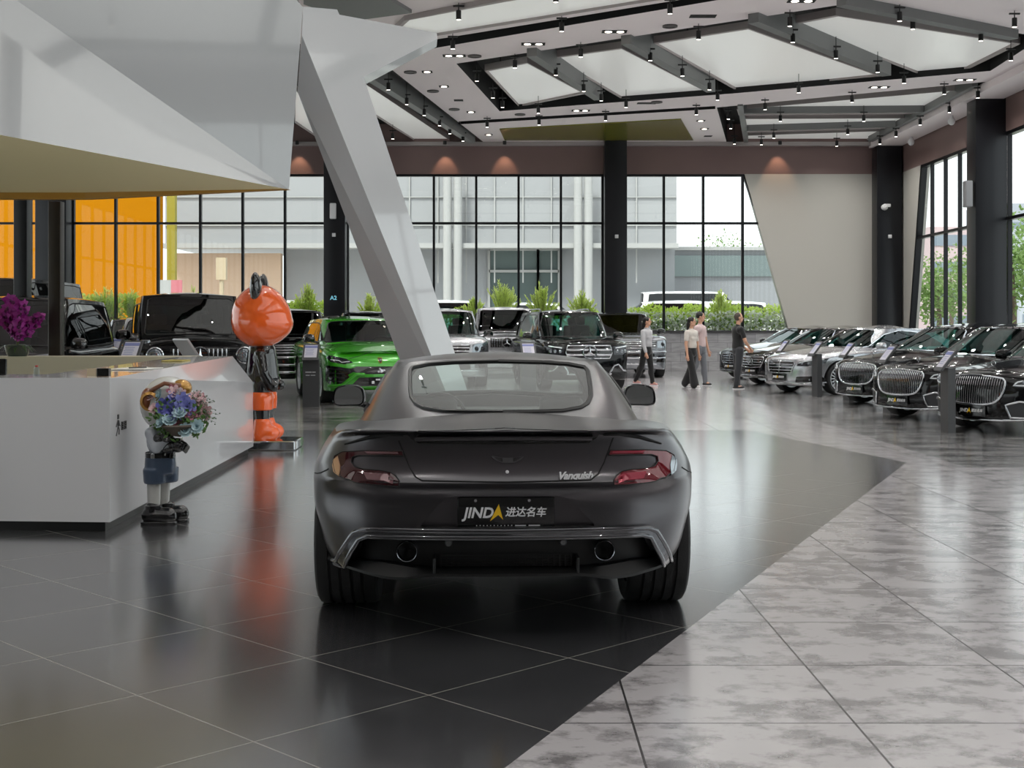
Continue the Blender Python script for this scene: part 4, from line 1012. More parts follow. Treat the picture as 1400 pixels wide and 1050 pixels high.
def back_window(px, z0, z1, cut=None, sill=None):
    """curtain-wall bay between the first and last pixel columns given; mullion at each"""
    WIN[0] += 1; f = MB(); xs = [bx(p) for p in px]; y = BY+.12; zt = bz(305)
    for x in xs:
        top = z1
        f.box((x, y, (z0+z1)/2), (.075, .16, z1-z0))
    xa, xb = xs[0], xs[-1]
    f.box(((xa+xb)/2, y, z1-.03), (xb-xa, .17, .08)); f.box(((xa+xb)/2, y, z0+.03), (xb-xa, .17, .08))
    xt = xb
    if cut:
        (c0, c1) = cut; k = (zt-z0)/(z1-z0); xt = c1+(c0-c1)*k
        f.hull2([(c0-.05, y-.09, z1), (c0+.05, y-.09, z1), (c1+.05, y-.09, z0), (c1-.05, y-.09, z0)], [(c0-.05, y+.09, z1), (c0+.05, y+.09, z1), (c1+.05, y+.09, z0), (c1-.05, y+.09, z0)])
        f.box(((xb+c1)/2, y, z0+.03), (c1-xb, .17, .08))
    f.box(((xa+xt)/2, y, zt), (xt-xa, .14, .075))
    o = structure(f.build('window_%d' % WIN[0], M_FRAME))
    cells = list(zip(xs, xs[1:]))
    for a, b_ in cells:
        for lo, hi in ((z0, zt), (zt, z1)):
            g = MB(); g.add([(a+.03, y, lo+.03), (b_-.03, y, lo+.03), (b_-.03, y, hi-.03), (a+.03, y, hi-.03)], [(0, 1, 2, 3)]); g.build('pane', G_PANE, o)
    if cut:
        g = MB(); c0, c1 = cut; g.add([(xb+.03, y, z0), (c1-.05, y, z0), (c0-.02, y, z1-.03), (xb+.03, y, z1-.03)], [(0, 1, 2, 3)]); g.build('pane', G_PANE, o)
    return o
def wall_lamp(o, loc): pass
def hall():
    f = MB(); f.add([(-60, YF-12, 0), (60, YF-12, 0), (60, BY+.5, 0), (-60, BY+.5, 0)], [(0, 1, 2, 3)])
    f = MB(); f.box(((XL+XR)/2, (YF+BY+.2)/2, -.1), (XR-XL+.8, BY+.2-YF+.8, .2)); structure(f.build('floor', floor_material()))
    zb, zs = bz(238), 1.22
    w = MB(); w.box(((XL+XR)/2, BY+.16, (zb+8.2)/2), (XR-XL+.6, .32, 8.2-zb)); structure(w.build('wall_back', M_BAND))
    w = MB(); w.box(((XL+bx(1090))/2, BY+.0, zs/2), (bx(1090)-XL, .5, zs)); structure(w.build('wall_planter', stone_material()))
    c = MB(); c.box(((XL+bx(1090))/2, BY-.02, zs+.03), (bx(1090)-XL, .58, .06)); structure(c.build('trim_planter', mat('dark stone coping', '#3b3a3c', .4)))
    q = [(bx(1018), zb), (bx(1094), 0), (XR+.2, 0), (XR+.2, zb)]
    w = MB(); w.hull2([(x, BY, z) for x, z in q], [(x, BY+.3, z) for x, z in q]); structure(w.build('wall_panel', M_BEIGE))
    back_window([bx_ for bx_ in (-18, 40, 98)], zs, zb)
    back_window([99, 157, 215, 273, 331, 389, 447], zs, zb)
    back_window([475, 535, 593, 651, 709, 767, 824], zs, zb)
    back_window([856, 908, 962, 1016], zs, zb, cut=(bx(1018), bx(1090)))
    for nm, a, b_ in (('column_back', 57, 99), ('column_back', 446, 475), ('column_back', 825, 855), ('column_corner', 1192, 1226)):
        k = MB(); k.rbox(((bx(a)+bx(b_))/2, BY-.25, ZC/2+.2), (bx(b_)-bx(a), .7, ZC+.4), .02); structure(k.build(nm, M_COLM, smooth=30))
    # right-hand wall
    w = MB(); w.box((XR+.16, (YF+BY)/2, (zb+8.2)/2), (.32, BY-YF, 8.2-zb)); structure(w.build('wall_right', M_BAND))
    w = MB(); w.hull2([(XR, BY, 0), (XR, 41.2, 0), (XR, 39.7, zb), (XR, BY, zb)], [(XR+.3, BY, 0), (XR+.3, 41.2, 0), (XR+.3, 39.7, zb), (XR+.3, BY, zb)]); structure(w.build('wall_right_panel', M_BEIGE))
    WIN[0] += 1; f = MB(); zt = 4.15; x = XR+.1
    f.hull2([(x-.1, 41.2, 0), (x-.1, 41.08, 0), (x-.1, 39.58, zb), (x-.1, 39.7, zb)], [(x+.08, 41.2, 0), (x+.08, 41.08, 0), (x+.08, 39.58, zb), (x+.08, 39.7, zb)])
    for yy in (38.9, 37.7, 36.5, 35.2, 33.8): f.box((x, yy, zb/2), (.11, .055, zb))
    f.box((x, 36.9, zb-.04), (.18, 5.8, .09)); f.box((x, 36.9, .05), (.18, 8.2, .1)); f.box((x, 37.1, zt), (.16, 6.6, .08))
    o = structure(f.build('window_%d' % WIN[0], M_FRAME))
    ys = [33.8, 35.2, 36.5, 37.7, 38.9]
    for a, b_ in zip(ys, ys[1:]):
        for lo, hi in ((.1, zt), (zt, zb-.08)):
            g = MB(); g.add([(x, a+.04, lo+.03), (x, b_-.04, lo+.03), (x, b_-.04, hi-.03), (x, a+.04, hi-.03)], [(0, 1, 2, 3)]); g.build('pane', G_PANE, o)
    g = MB(); g.add([(x, 38.94, .1), (x, 41.1, .1), (x, 39.6, zb-.05), (x, 38.94, zb-.05)], [(0, 1, 2, 3)]); g.build('pane', G_PANE, o)
    k = MB(); k.rbox((12.10, 33.18, ZC/2+.2), (.80, .66, ZC+.4), .02); structure(k.build('column_right', M_COLM, smooth=30))
    WIN[0] += 1; f = MB(); ys = [32.85-1.22*i for i in range(34)]
    for yy in ys: f.box((x, yy, zb/2), (.11, .055, zb))
    f.box((x, (ys[0]+ys[-1])/2, zb-.04), (.18, ys[0]-ys[-1], .09)); f.box((x, (ys[0]+ys[-1])/2, .05), (.18, ys[0]-ys[-1], .1)); f.box((x, (ys[0]+ys[-1])/2, zt), (.16, ys[0]-ys[-1], .08))
    o = structure(f.build('window_%d' % WIN[0], M_FRAME))
    for b_, a in zip(ys, ys[1:]):
        for lo, hi in ((.1, zt), (zt, zb-.08)):
            g = MB(); g.add([(x, a+.04, lo+.03), (x, b_-.04, lo+.03), (x, b_-.04, hi-.03), (x, a+.04, hi-.03)], [(0, 1, 2, 3)]); g.build('pane', G_PANE, o)
    # behind the viewer a plain wall; the glazed left side stays open and only the paving outside it is laid
    w = MB(); w.box(((XL+XR)/2, YF-.15, 4.1), (XR-XL+.6, .3, 8.2)); structure(w.build('wall_front', M_PLAST))
    WIN[0] += 1; f = MB(); ys = [BY-1.5*i for i in range(35)]
    for yy in ys: f.box((XL, yy, zb/2), (.11, .06, zb))
    for z in (.05, zt, zb-.04): f.box((XL, (ys[0]+ys[-1])/2, z), (.14, ys[0]-ys[-1], .09))
    o = structure(f.build('window_%d' % WIN[0], M_FRAME))
    for b_, a in zip(ys, ys[1:]):
        g = MB(); g.add([(XL, a+.04, .1), (XL, b_-.04, .1), (XL, b_-.04, zb-.1), (XL, a+.04, zb-.1)], [(0, 1, 2, 3)]); g.build('pane', G_PANE, o)
    w = MB(); w.box((XL-.15, (YF+BY)/2, (zb+8.2)/2), (.3, BY-YF, 8.2-zb)); structure(w.build('wall_left', M_BAND))
    w = MB(); w.box((-60, 0, -.15), (86-.6, 84, .2)); structure(w.build('ground_left', mat('pale paving', '#d2d0cb', .8)))

# ---------------------------------------------------------------- ceiling
M_SLAB = mat('ceiling plaster', '#e2d8da', .8); M_VOID = mat('ceiling void', '#0c0c0d', .8); M_BEAM = mat('grey steel beam', '#6c6d6d', .5)
M_TRIM = mat('panel trim', '#9c9493', .5); M_LENS = mat('lamp lens lit', '#ffffff', .3, emit='#fff4e2', es=6.)
PANEL_E = .22; SPOT_W = 100.; NEAR_E = .9  # NEAR_E: stronger glow for the panels added over the unseen foreground
def panel_mat(near=False):
    return mat('stretched light ceiling, near' if near else 'stretched light ceiling', '#d8d8d6', .28, emit='#f4f4f0', es=NEAR_E if near else PANEL_E)
RECESS = [[(624, 87), (1146, 7), (1402, 47), (1402, 66), (1354, 97), (1000, 128), (683, 152)],
          [(980, 147), (1357, 111), (1210, 196.5), (994, 196.5)],
          [(627, 166), (978, 145), (978, 149), (627, 170)],
          [(529, 90), (664, 196.5), (300, 196.5), (300, 60), (488, 60)],
          [(540, 63), (1100, -28), (1100, -20), (540, 75)]]
SPOTL = {}
def ceiling():
    rec = [[on_z(x, y, ZC).to_2d() for x, y in r] for r in RECESS]
    near = [[Vector(p) for p in r] for r in ([(-9, 2), (-4.6, 2), (-4.6, 8), (-9, 8)], [(-3.2, 2), (3.2, 2), (3.2, 21), (-3.2, 21)], [(4.8, 2), (10.6, 2), (10.6, 21), (4.8, 21)])]
    allr = rec+near; outer = [Vector(p) for p in ((XL, YF), (XR, YF), (XR, BY), (XL, BY))]
    vs, ed = [], []
    for r in [outer]+allr:
        o = len(vs); vs += r; ed += [(o+i, o+(i+1) % len(r)) for i in range(len(r))]
    ov, oe, of, *_ = geometry.delaunay_2d_cdt(vs, ed, [], 0, 1e-5)
    b = MB(); fs = []
    for f in of:
        c = sum((ov[i] for i in f), Vector((0, 0)))/len(f)
        if not any(inside(c, r) for r in allr): fs.append(tuple(reversed(f)))
    b.add([(p.x, p.y, ZC) for p in ov], fs)
    structure(b.build('ceiling', M_SLAB))
    v = MB()
    for r in allr:
        n = len(r); k = [(p.x, p.y, ZC) for p in r]+[(p.x, p.y, ZC+.6) for p in r]
        v.add(k, [(i, (i+1) % n, n+(i+1) % n, n+i) for i in range(n)])
    v.box(((XL+XR)/2, (YF+BY)/2, ZC+.65), (XR-XL+.6, BY-YF+.6, .1))
    structure(v.build('ceiling_void', M_VOID))
    # lit membrane panels
    PN = [('first', [(666, 95), (721, 84), (797, 125), (710, 143)]), ('second', [(757, 77), (850, 64), (967, 124), (854, 134)]), ('third', [(896, 57), (1023, 37), (1200, 101), (1009, 121)]),
          ('fourth', [(1083, 31), (1146, 19), (1388, 57), (1321, 91), (1260, 99)])]
    ordw = {'first': 'leftmost', 'second': 'second from the left', 'third': 'third from the left', 'fourth': 'rightmost, five-sided'}
    def panel(pts, z, label, mapped=True, group='lit membrane panels'):
        P = [on_z(x, y, z).to_2d() for x, y in pts] if mapped else [Vector(p) for p in pts]
        c = sum(P, Vector((0, 0)))/len(P); t = thing('ceiling_light_panel', label, 'ceiling light', (c.x, c.y, z), 0, group)
        L = [p-c for p in P]; m = MB(); m.prism(L, 0, .05); m.build('membrane', panel_mat(not mapped), t)
        f = MB(); inn = [(p.x, p.y) for p in L]; ou = [tuple(p*(1+.11/max(.3, p.length))) for p in L]; n = len(L)
        for i in range(n):
            j = (i+1) % n; f.prism([inn[i], inn[j], ou[j], ou[i]], -.05, .10)
        f.build('frame', M_TRIM, t)
        h = MB()
        for p in L: h.tube([(p.x*.7, p.y*.7, .05), (p.x*.7, p.y*.7, ZC+.6-z)], .012, 5)
        h.build('hanger', M_VOID, t)
    for k, pts in PN: panel(pts, 7.5, 'lit white membrane ceiling panel in the large recess, '+ordw[k])
    panel([(1013, 147), (1333, 119), (1262, 153), (1015, 155)], 7.48, 'long lit ceiling panel in the right recess, nearest strip')
    panel([(1019, 160.5), (1248, 159.5), (1221, 173), (1023, 179)], 7.48, 'long lit ceiling panel in the right recess, middle strip')
    panel([(1020, 183.5), (1212, 177), (1184, 190), (1022, 191)], 7.48, 'long lit ceiling panel in the right recess, strip against the brown band')
    panel([(493, 108), (618, 192), (570, 192), (507, 152)], 7.48, 'lit ceiling panel right beside the slanted white pillar')
    panel([(404, 120), (418, 140), (440, 190), (404, 165)], 7.48, 'lit ceiling panel left of the slanted white pillar')
    panel([(545, 37), (598, 45), (1000, -20), (1000, -52), (690, -1), (560, 24)], 7.30, 'long lit ceiling strip at the top edge above the spotlights', group='lit membrane panels')
    for i, r in enumerate(near):  # panels added out of view so that the foreground is lit
        xa, xb, ya, yb = r[0].x+.3, r[1].x-.3, r[0].y+.3, r[2].y-.3
        for q in range(3):
            y0 = ya+(yb-ya)*q/3; panel([(xa, y0+.1), (xb, y0+.1), (xb, y0+(yb-ya)/3-.2), (xa, y0+(yb-ya)/3-.2)], 7.5, 'unseen lit ceiling panel added above the near part of the hall', False, 'added near light panels')
    # beams between the panels
    def beam(a, b_, w, z0, z1, nm='ceiling_beam'):
        A, B = on_z(*a, z0).to_2d(), on_z(*b_, z0).to_2d(); d = (B-A).normalized(); s = Vector((-d.y, d.x))*w/2; e = MB()
        e.prism([tuple(A+s), tuple(B+s), tuple(B-s), tuple(A-s)], z0, z1); structure(e.build(nm, M_BEAM))
    for a, b_ in (((727, 77), (818, 137)), ((856, 60), (972, 126)), ((1030, 31), (1212, 104)), ((1150, 8), (1386, 54)), ((497, 104), (645, 196))): beam(a, b_, .22, 7.17, 7.6)
    for a, b_ in (((1012, 155.5), (1262, 153.5)), ((1018, 179.5), (1224, 173.5)), ((1333, 118), (1190, 194)), ((1012, 145), (1020, 195))): beam(a, b_, .14, 7.3, 7.6)
    # soffit piece at the top edge, mirror panel with the hedge reflection painted olive, edge rail on the back wall
    P = [on_z(x, y, 7.28).to_2d() for x, y in ((415, -25), (532, -1), (563, 18), (480, 29), (415, 6))]
    e = MB(); e.prism([tuple(p) for p in P], 7.28, 7.5); structure(e.build('ceiling_soffit', M_BEAM))
    P = [on_z(x, y, 7.32).to_2d() for x, y in ((683, 177), (931, 163.5), (948, 192), (690, 192))]
    e = MB(); e.prism([tuple(p) for p in P], 7.32, 7.36); e.build('ceiling_mirror_panel', mat('hedge reflection film', '#6e6c24', .14, .1)); tag(bpy.data.objects['ceiling_mirror_panel'], 'glossy mirror ceiling panel near the brown band, painted with an olive hedge reflection', 'ceiling panel')
    e = MB(); e.box(((XL+XR)/2, BY-.12, 7.29), (XR-XL, .22, .12)); structure(e.build('trim_back', M_TRIM))
    e = MB(); e.box((XR-.5, 30.5, 7.27), (.9, 23, .2)); structure(e.build('ceiling_ledge', M_SLAB))
    # track spotlights, given where the lit end of each is
    groups = [('along the front channel above the big recess', [(619, 67), (768, 43), (916, 19), (627, 27), (760, 3)]),
              ('along the far edge of the big recess', [(704, 93), (794, 78), (955, 54), (1080, 36)]),
              ('on the left beam of the big recess', [(652, 111), (674, 134), (687, 147)]),
              ('on the beam between the first and second lit panels', [(760, 103), (798, 125), (822, 138)]),
              ('on the beam between the second and third lit panels', [(889, 83), (933, 104), (970, 123)]),
              ('on the beam between the third and fourth lit panels', [(1084, 58), (1143, 80), (1200, 99)]),
              ('on the outer right beam of the big recess', [(1230, 29), (1248, 40), (1341, 56), (1387, 37), (1382, 83)]),
              ('on the near slab edge between the two recesses', [(736, 155), (856, 147), (981, 137), (1092, 127), (1236, 114)]),
              ('along the thin slot before the olive panel', [(666, 174), (737, 171), (828, 165), (952, 157)]),
              ('on the steel bars of the right recess', [(1046, 150), (1067, 166), (1181, 166), (1165, 140), (1291, 129), (1058, 189), (1159, 184)]),
              ('along the right wall edge', [(1225, 187), (1258, 171), (1298, 154), (1337, 134)]),
              ('close to the brown band', [(1004, 197), (1041, 198), (1144, 200), (1203, 197)]),
              ('on the channel beside the slanted pillar', [(531, 123), (556, 143), (580, 158), (601, 172), (615, 183), (633, 193), (537, 190)]),
              ('in the dark cross channel', [(996, 163), (999, 176)])]
    OR = ['leftmost', 'second from the left', 'third from the left', 'fourth from the left', 'fifth from the left', 'sixth from the left', 'seventh from the left']
    body = MB(); body.lathe([(.001, .17), (.045, .17), (.048, .16), (.048, .0), (.040, .0), (.038, .03), (.001, .03)], n=14); bm_ = body.mesh('body', M_SATIN, 40)
    le = MB(); le.lathe([(.001, .006), (.039, .006), (.039, .0)], n=14); lm = le.mesh('lens', M_LENS, 40)
    sm = MB(); sm.tube([(0, 0, .17), (0, 0, .24)], .012, 6); sm.box((0, 0, .25), (.20, .035, .03)); sm.tube([(0, 0, .26), (0, 0, .9)], .008, 5); stm = sm.mesh('mount', M_SATIN, 40)
    for where, pts in groups:
        pts = sorted(pts)
        for i, (x, y) in enumerate(pts):
            p = on_z(x, y, 7.04); p.y = min(p.y, BY-.3); p.x = min(p.x, XR-.1)
            lab = ('black spotlight %s, %s' % (where, OR[i])) if i < len(pts)-1 or len(pts) < 3 else 'black spotlight %s, rightmost' % where
            t = thing('track_spotlight', lab, 'spotlight', p, 0, 'track spotlights'); link('body', bm_, t); link('lens', lm, t); link('mount', stm, t)
            l = SPOTL.get('l')
            if l is None: l = SPOTL['l'] = bpy.data.lights.new('track_lamp', 'SPOT'); l.energy = SPOT_W; l.color = (1, .97, .93); l.spot_size = R_(150); l.spot_blend = 1.; l.shadow_soft_size = .05
            o = bpy.data.objects.new('track_lamp', l); COL.objects.link(o); o.parent = t; o.location = (0, 0, -.02)
    for i in range(4):  # spotlights added out of view to brighten the near hall
        for j in range(5):
            p = Vector((-7.2+4.6*i+.9, 2.5+4.6*j, 7.04)); t = thing('track_spotlight', 'unseen black spotlight added above the near part of the hall', 'spotlight', p, 0, 'added near track spotlights'); link('body', bm_, t); link('lens', lm, t); link('mount', stm, t)
            o = bpy.data.objects.new('track_lamp', SPOTL['l']); COL.objects.link(o); o.parent = t; o.location = (0, 0, -.02)
    # recessed downlights and round speakers in the slab
    for i, (x, y, k, lab) in enumerate([(729, 60, 2, 'twin recessed downlight in the slab above the first lit panel'), (621, 76, 2, 'twin recessed downlight at the left corner of the big recess'), (840, 43, 2, 'twin recessed downlight in the slab above the second lit panel'),
            (961, 22, 2, 'twin recessed downlight in the slab above the third lit panel'), (1096, 1, 2, 'twin recessed downlight at the very top edge'), (1319, 109, 2, 'twin recessed downlight in the slab strip at the far right'), (1202, 119, 2, 'twin recessed downlight, unlit, in the middle of the slab strip'),
            (884, 141, 2, 'twin recessed downlight on the slab strip above the olive panel'), (794, 151, 2, 'twin recessed downlight on the slab strip left of the speaker'), (584, 98, 1, 'single lit downlight nearest the slanted pillar'), (607, 118, 1, 'single downlight second in the row beside the slanted pillar'),
            (627, 137, 1, 'single lit downlight third in the row beside the slanted pillar'), (644, 153, 1, 'single downlight last in the row beside the slanted pillar'), (958, 165, 1, 'single downlight right of the olive panel, nearest'), (963, 176, 1, 'single downlight right of the olive panel, middle'), (968, 186, 1, 'single downlight right of the olive panel, farthest'), (668, 184, 1, 'single lit downlight left of the olive panel')]):
        p = on_z(x, y, ZC); t = thing('downlight', lab, 'downlight', p, 0, 'recessed downlights'); e = MB()
        for s in ((-.13, .13) if k == 2 else (0,)): pass
        e.box((0, 0, -.004), (.50 if k == 2 else .24, .24, .012)); e.build('bezel', M_VOID, t)
        for s in ((-.12, .12) if k == 2 else (0,)):
            q = MB(); q.lathe([(.001, -.014), (.07, -.014), (.075, -.008)], (s, 0, 0), n=16); q.build('lens', M_LENS if (i % 4 != 3) else M_VOID, t, 40)
    for x, y, lab in [(649, 76, 'round ceiling speaker at the left corner of the big recess'), (916, 35, 'round ceiling speaker above the third lit panel'), (561, 98, 'round ceiling speaker nearest the slanted pillar'), (592, 124, 'round ceiling speaker second along the slanted pillar channel'), (621, 149, 'round ceiling speaker farthest along the slanted pillar channel'), (711, 156, 'round ceiling speaker left on the slab strip'), (898, 139, 'round ceiling speaker on the slab strip over the olive panel')]:
        p = on_z(x, y, ZC); t = thing('ceiling_speaker', lab, 'speaker', p, 0, 'ceiling speakers'); e = MB(); e.lathe([(.001, -.02), (.10, -.02), (.10, -.03), (.15, -.03), (.15, .0)], n=24); e.build('grille', mat('speaker grille', '#4b4646', .6), t, 40)
    # warm wall washers on the brown band
    for x, y, lab in [(409, 203, 'warm wall washer over the bay left of the slanted pillar'), (609, 203, 'warm wall washer over the brown band, right of the slanted pillar'), (690, 203, 'warm wall washer over the brown band, centre'), (1063, 203, 'warm wall washer over the beige panel')]:
        X = bx(x); p = Vector((X, BY-.40, 7.30)); t = thing('wall_washer', lab, 'wall light', p, 0, 'wall washers'); e = MB(); e.lathe([(.001, .05), (.06, .05), (.06, -.06), (.05, -.06), (.05, -.03), (.001, -.03)], n=16); e.build('body', M_SATIN, t, 40)
        l = bpy.data.lights.new('washer', 'SPOT'); l.energy = 42; l.color = (1, .62, .38); l.spot_size = R_(62); l.spot_blend = .6; l.shadow_soft_size = .04
        o = bpy.data.objects.new('washer_lamp', l); COL.objects.link(o); o.parent = t; o.location = (0, 0, -.08); o.rotation_euler = (R_(22), 0, 0)
    p = Vector((XR-.4, 40.2, 7.1)); l = bpy.data.lights.new('washer', 'SPOT'); l.energy = 35; l.color = (1, .62, .38); l.spot_size = R_(62); l.spot_blend = .6; l.shadow_soft_size = .04
    o = bpy.data.objects.new('washer_lamp', l); COL.objects.link(o); o.location = p; o.rotation_euler = (0, R_(22), 0)
# ---------------------------------------------------------------- white shell, slanted pillar, reception desk
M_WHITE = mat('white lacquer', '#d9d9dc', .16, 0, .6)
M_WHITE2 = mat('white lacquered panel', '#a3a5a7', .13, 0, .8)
M_SOFFIT = mat('yellow-lit soffit plaster', '#f6e9b8', .5)  # cream carries the yellow light bounced up from the orange facade
M_OCHRE = mat('orange-lit edge trim', '#b98a34', .4)  # ochre paints the orange glow reflected onto the edge
M_PLINTH = mat('black plinth', '#0d0d0e', .3)
def ray_plane(px, py, P0, n):
    d = at(px, py, 1.)-Vector((0, 0, EYE)); e = Vector((0, 0, EYE)); k = (P0-e).dot(n)/d.dot(n); return e+d*k
def shell_and_pillar():
    A, B = at(0, 185, 10.), at(395, 259, 14.); B.z = A.z = 2.9; A2 = A-(B-A)*1.3
    K = at(22, 0, 11.5); K2 = K+(K-B)*1.3
    T = at(414, 10, 14.2); nup = (K-B).cross(T-B).normalized(); U = ray_plane(330, -90, B, nup); U2 = ray_plane(-250, -420, B, nup)
    C, D = on_z(119, 264, 2.9), on_z(-60, 264, 2.9); E = Vector((-13, 14.3, 2.9)); G = Vector((-13, A2.y, 2.9))
    top = [Vector((v.x, v.y, 7.3)) for v in (T, C, E, G)]
    m = MB()
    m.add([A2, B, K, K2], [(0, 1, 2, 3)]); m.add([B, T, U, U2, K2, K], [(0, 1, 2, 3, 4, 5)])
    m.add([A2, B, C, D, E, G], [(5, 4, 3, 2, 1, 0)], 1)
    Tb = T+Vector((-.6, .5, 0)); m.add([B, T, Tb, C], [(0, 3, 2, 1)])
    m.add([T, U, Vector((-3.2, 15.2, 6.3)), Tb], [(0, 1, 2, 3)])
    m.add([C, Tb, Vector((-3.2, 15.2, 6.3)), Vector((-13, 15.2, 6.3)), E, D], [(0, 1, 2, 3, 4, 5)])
    t = thing('mezzanine_shell', 'white faceted mezzanine hanging over the reception desk, underside tinted cream for yellow light', 'mezzanine', (0, 0, 0))
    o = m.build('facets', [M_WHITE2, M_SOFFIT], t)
    e = MB(); Bt = Vector((B.x, B.y, 2.9))
    for p, q in ((Bt, C), (C, D), (D, E)):
        dd = (q-p).normalized(); s = Vector((-dd.y, dd.x, 0))*.06
        e.hull2([p-s, p+s, p+s-Vector((0, 0, .001 if p is Bt else .07)), p-s-Vector((0, 0, .001 if p is Bt else .07))], [q-s, q+s, q+s-Vector((0, 0, .07)), q-s-Vector((0, 0, .07))])
    e.build('edge_trim', M_OCHRE, t)
    # pillar
    def ln(a, b): # two seen points -> foot on the floor
        k = (0-a.z)/(b.z-a.z); return a+(b-a)*k
    Lt, Ct, Rt = at(407, 126, 14.6), at(413, 49, 14.25), at(497, 105, 14.5)
    Lf, Cf, Rf = ln(Lt, at(546, 490, 16.7)), ln(Ct, at(588, 482, 16.15)), ln(Rt, at(621, 480, 16.5))
    n = (Cf-Ct).cross(Rf-Ct).normalized(); q = [ray_plane(x, y, Ct, n) for x, y in ((414, 9), (461, 13), (464, 20), (597, 45), (598, 53), (497, 105))]
    bk = Vector((-.1, .75, .0)); bt = Vector((-.04, .5, 0))
    p = MB()
    Rt = q[5]
    V = [Ct, Cf, Rf, Rt, Lt, Lf]+q[:5]+[v+bt for v in q[:5]]+[Rt+bt, Lt+bt]
    # indices: Ct0 Cf1 Rf2 Rt3 Lt4 Lf5 q0..q4 6-10, back q 11-15, Rtb 16, Ltb 17
    F = [(0, 1, 2, 3), (0, 3, 10, 9, 8, 7, 6), (4, 5, 1, 0), (5, 4, 17), (1, 5, 2), (6, 7, 12, 11), (7, 8, 13, 12), (8, 9, 14, 13), (9, 10, 15, 14), (10, 3, 16, 15), (3, 2, 16), (11, 12, 13, 14, 15, 16, 17), (0, 6, 11, 17, 4), (2, 5, 17, 16)]
    p.add(V, F)
    o = p.build('slanted_pillar', mat('white pillar lacquer', '#bcbdbf', .16, 0, .6)); tag(o, 'slanted white faceted pillar leaning left, its head branching like an arrow', 'pillar')
    # posts under the mezzanine
    k = MB(); x = at(77, 300, 14.75).x; k.rbox((x, 14.75, 1.42), (.14, .14, 2.84), .01); tag(k.build('steel_post', mat('bronze post', '#38332f', .35, .5), smooth=30), 'dark bronze post beside the purple orchid, carrying the mezzanine', 'post')
    k = MB(); x = at(31, 300, 24.2).x; k.rbox((x, 24.2, 3.7), (.25, .25, 7.4), .015); tag(k.build('steel_post', mat('black post', '#121214', .3, .4), smooth=30), 'slim black post behind the people carrier at the far left', 'post')
def desk():
    t = thing('reception_desk', 'white lacquered U-shaped reception desk with slanted side and black plinth', 'desk', (0, 0, 0))
    b = MB(); b.hull2([(-6.6, 9.32, .07), (-2.79, 9.03, .07), (-2.79, 9.03, 1.07), (-6.6, 9.32, 1.07)], [(-6.6, 10.0, .07), (-3.4, 9.75, .07), (-3.4, 9.75, 1.07), (-6.6, 10.0, 1.07)])
    b.build('front_panel', M_WHITE, t)
    b = MB(); b.hull2([(-2.79, 9.03, .07), (-2.79, 9.03, 1.07), (-2.805, 9.03, 1.071), (-3.42, 9.08, 1.071), (-3.42, 9.08, .07)], [(-2.93, 14.75, .07), (-2.93, 14.72, .80), (-3.08, 14.35, 1.10), (-3.62, 14.35, 1.10), (-3.62, 14.6, .07)])
    b.build('side_panel', M_WHITE, t)
    b = MB(); b.box((-6.3, 14.35, .585), (5.6, .55, 1.03)); b.build('back_counter', mat('warm-lit laminate', '#d3ccb6', .45), t)  # cream tone paints warm underlight on the counter front
    b = MB(); b.hull2([(-6.6, 9.38, 0), (-2.84, 9.09, 0), (-2.84, 9.09, .07), (-6.6, 9.38, .07)], [(-6.6, 9.9, 0), (-3.4, 9.7, 0), (-3.4, 9.7, .07), (-6.6, 9.9, .07)])
    b.hull2([(-2.84, 9.09, 0), (-2.84, 9.09, .07), (-3.4, 9.7, .07), (-3.4, 9.7, 0)], [(-2.98, 14.7, 0), (-2.98, 14.7, .07), (-3.55, 14.5, .07), (-3.55, 14.5, 0)]); b.box((-6.3, 14.35, .035), (5.5, .5, .07)); b.build('plinth', M_PLINTH, t)
    b = MB(); b.hull2([(-6.6, 10.0, .74), (-3.4, 9.75, .74), (-3.4, 9.75, .77), (-6.6, 10.0, .77)], [(-6.6, 10.5, .74), (-3.5, 10.3, .74), (-3.5, 10.3, .77), (-6.6, 10.5, .77)]); b.build('work_top', M_WHITE, t)
    # sign on the side: walking figure and two characters
    s = MB(); xx = lambda y: -2.79-.14*(y-9.03)/5.72+.002
    def st(y0, z0, y1, z1, w):
        a, c = Vector((xx(y0), y0, z0)), Vector((xx(y1), y1, z1)); s.tube([a, c], w, 5)
    yc, z0 = 9.235, .66
    h = Vector((xx(yc), yc, z0+.128)); s.box(h, (.004, .034, .032))
    for q in ((yc, z0+.105, yc-.005, z0+.06), (yc-.012, z0+.102, yc-.045, z0+.07), (yc-.045, z0+.07, yc-.05, z0+.058), (yc+.014, z0+.10, yc+.03, z0+.065), (yc+.03, z0+.065, yc+.055, z0+.062), (yc-.005, z0+.06, yc-.03, z0+.02), (yc-.03, z0+.02, yc-.05, z0-.004), (yc-.003, z0+.06, yc+.022, z0+.035), (yc+.022, z0+.035, yc+.02, z0+.0)): st(*q, .004)
    for k in (-.014, 0, .014): st(yc+k, z0+.1, yc+k*.7, z0+.062, .005)
    s.build('figure_sign', mat('sign dark grey', '#3b3b3d', .5), t)
    g = MB(); s = g
    for y in (9.345, 9.42):
        for dz in (.095, .078, .062, .045): st(y-.026, dz+.64+.008, y+.026, dz+.64+.008, .0045)
        for dy in (-.02, 0, .02): st(y+dy, .687, y+dy, .745, .004)
    g.build('character_sign', mat('sign dark grey', '#3b3b3d', .5), t)
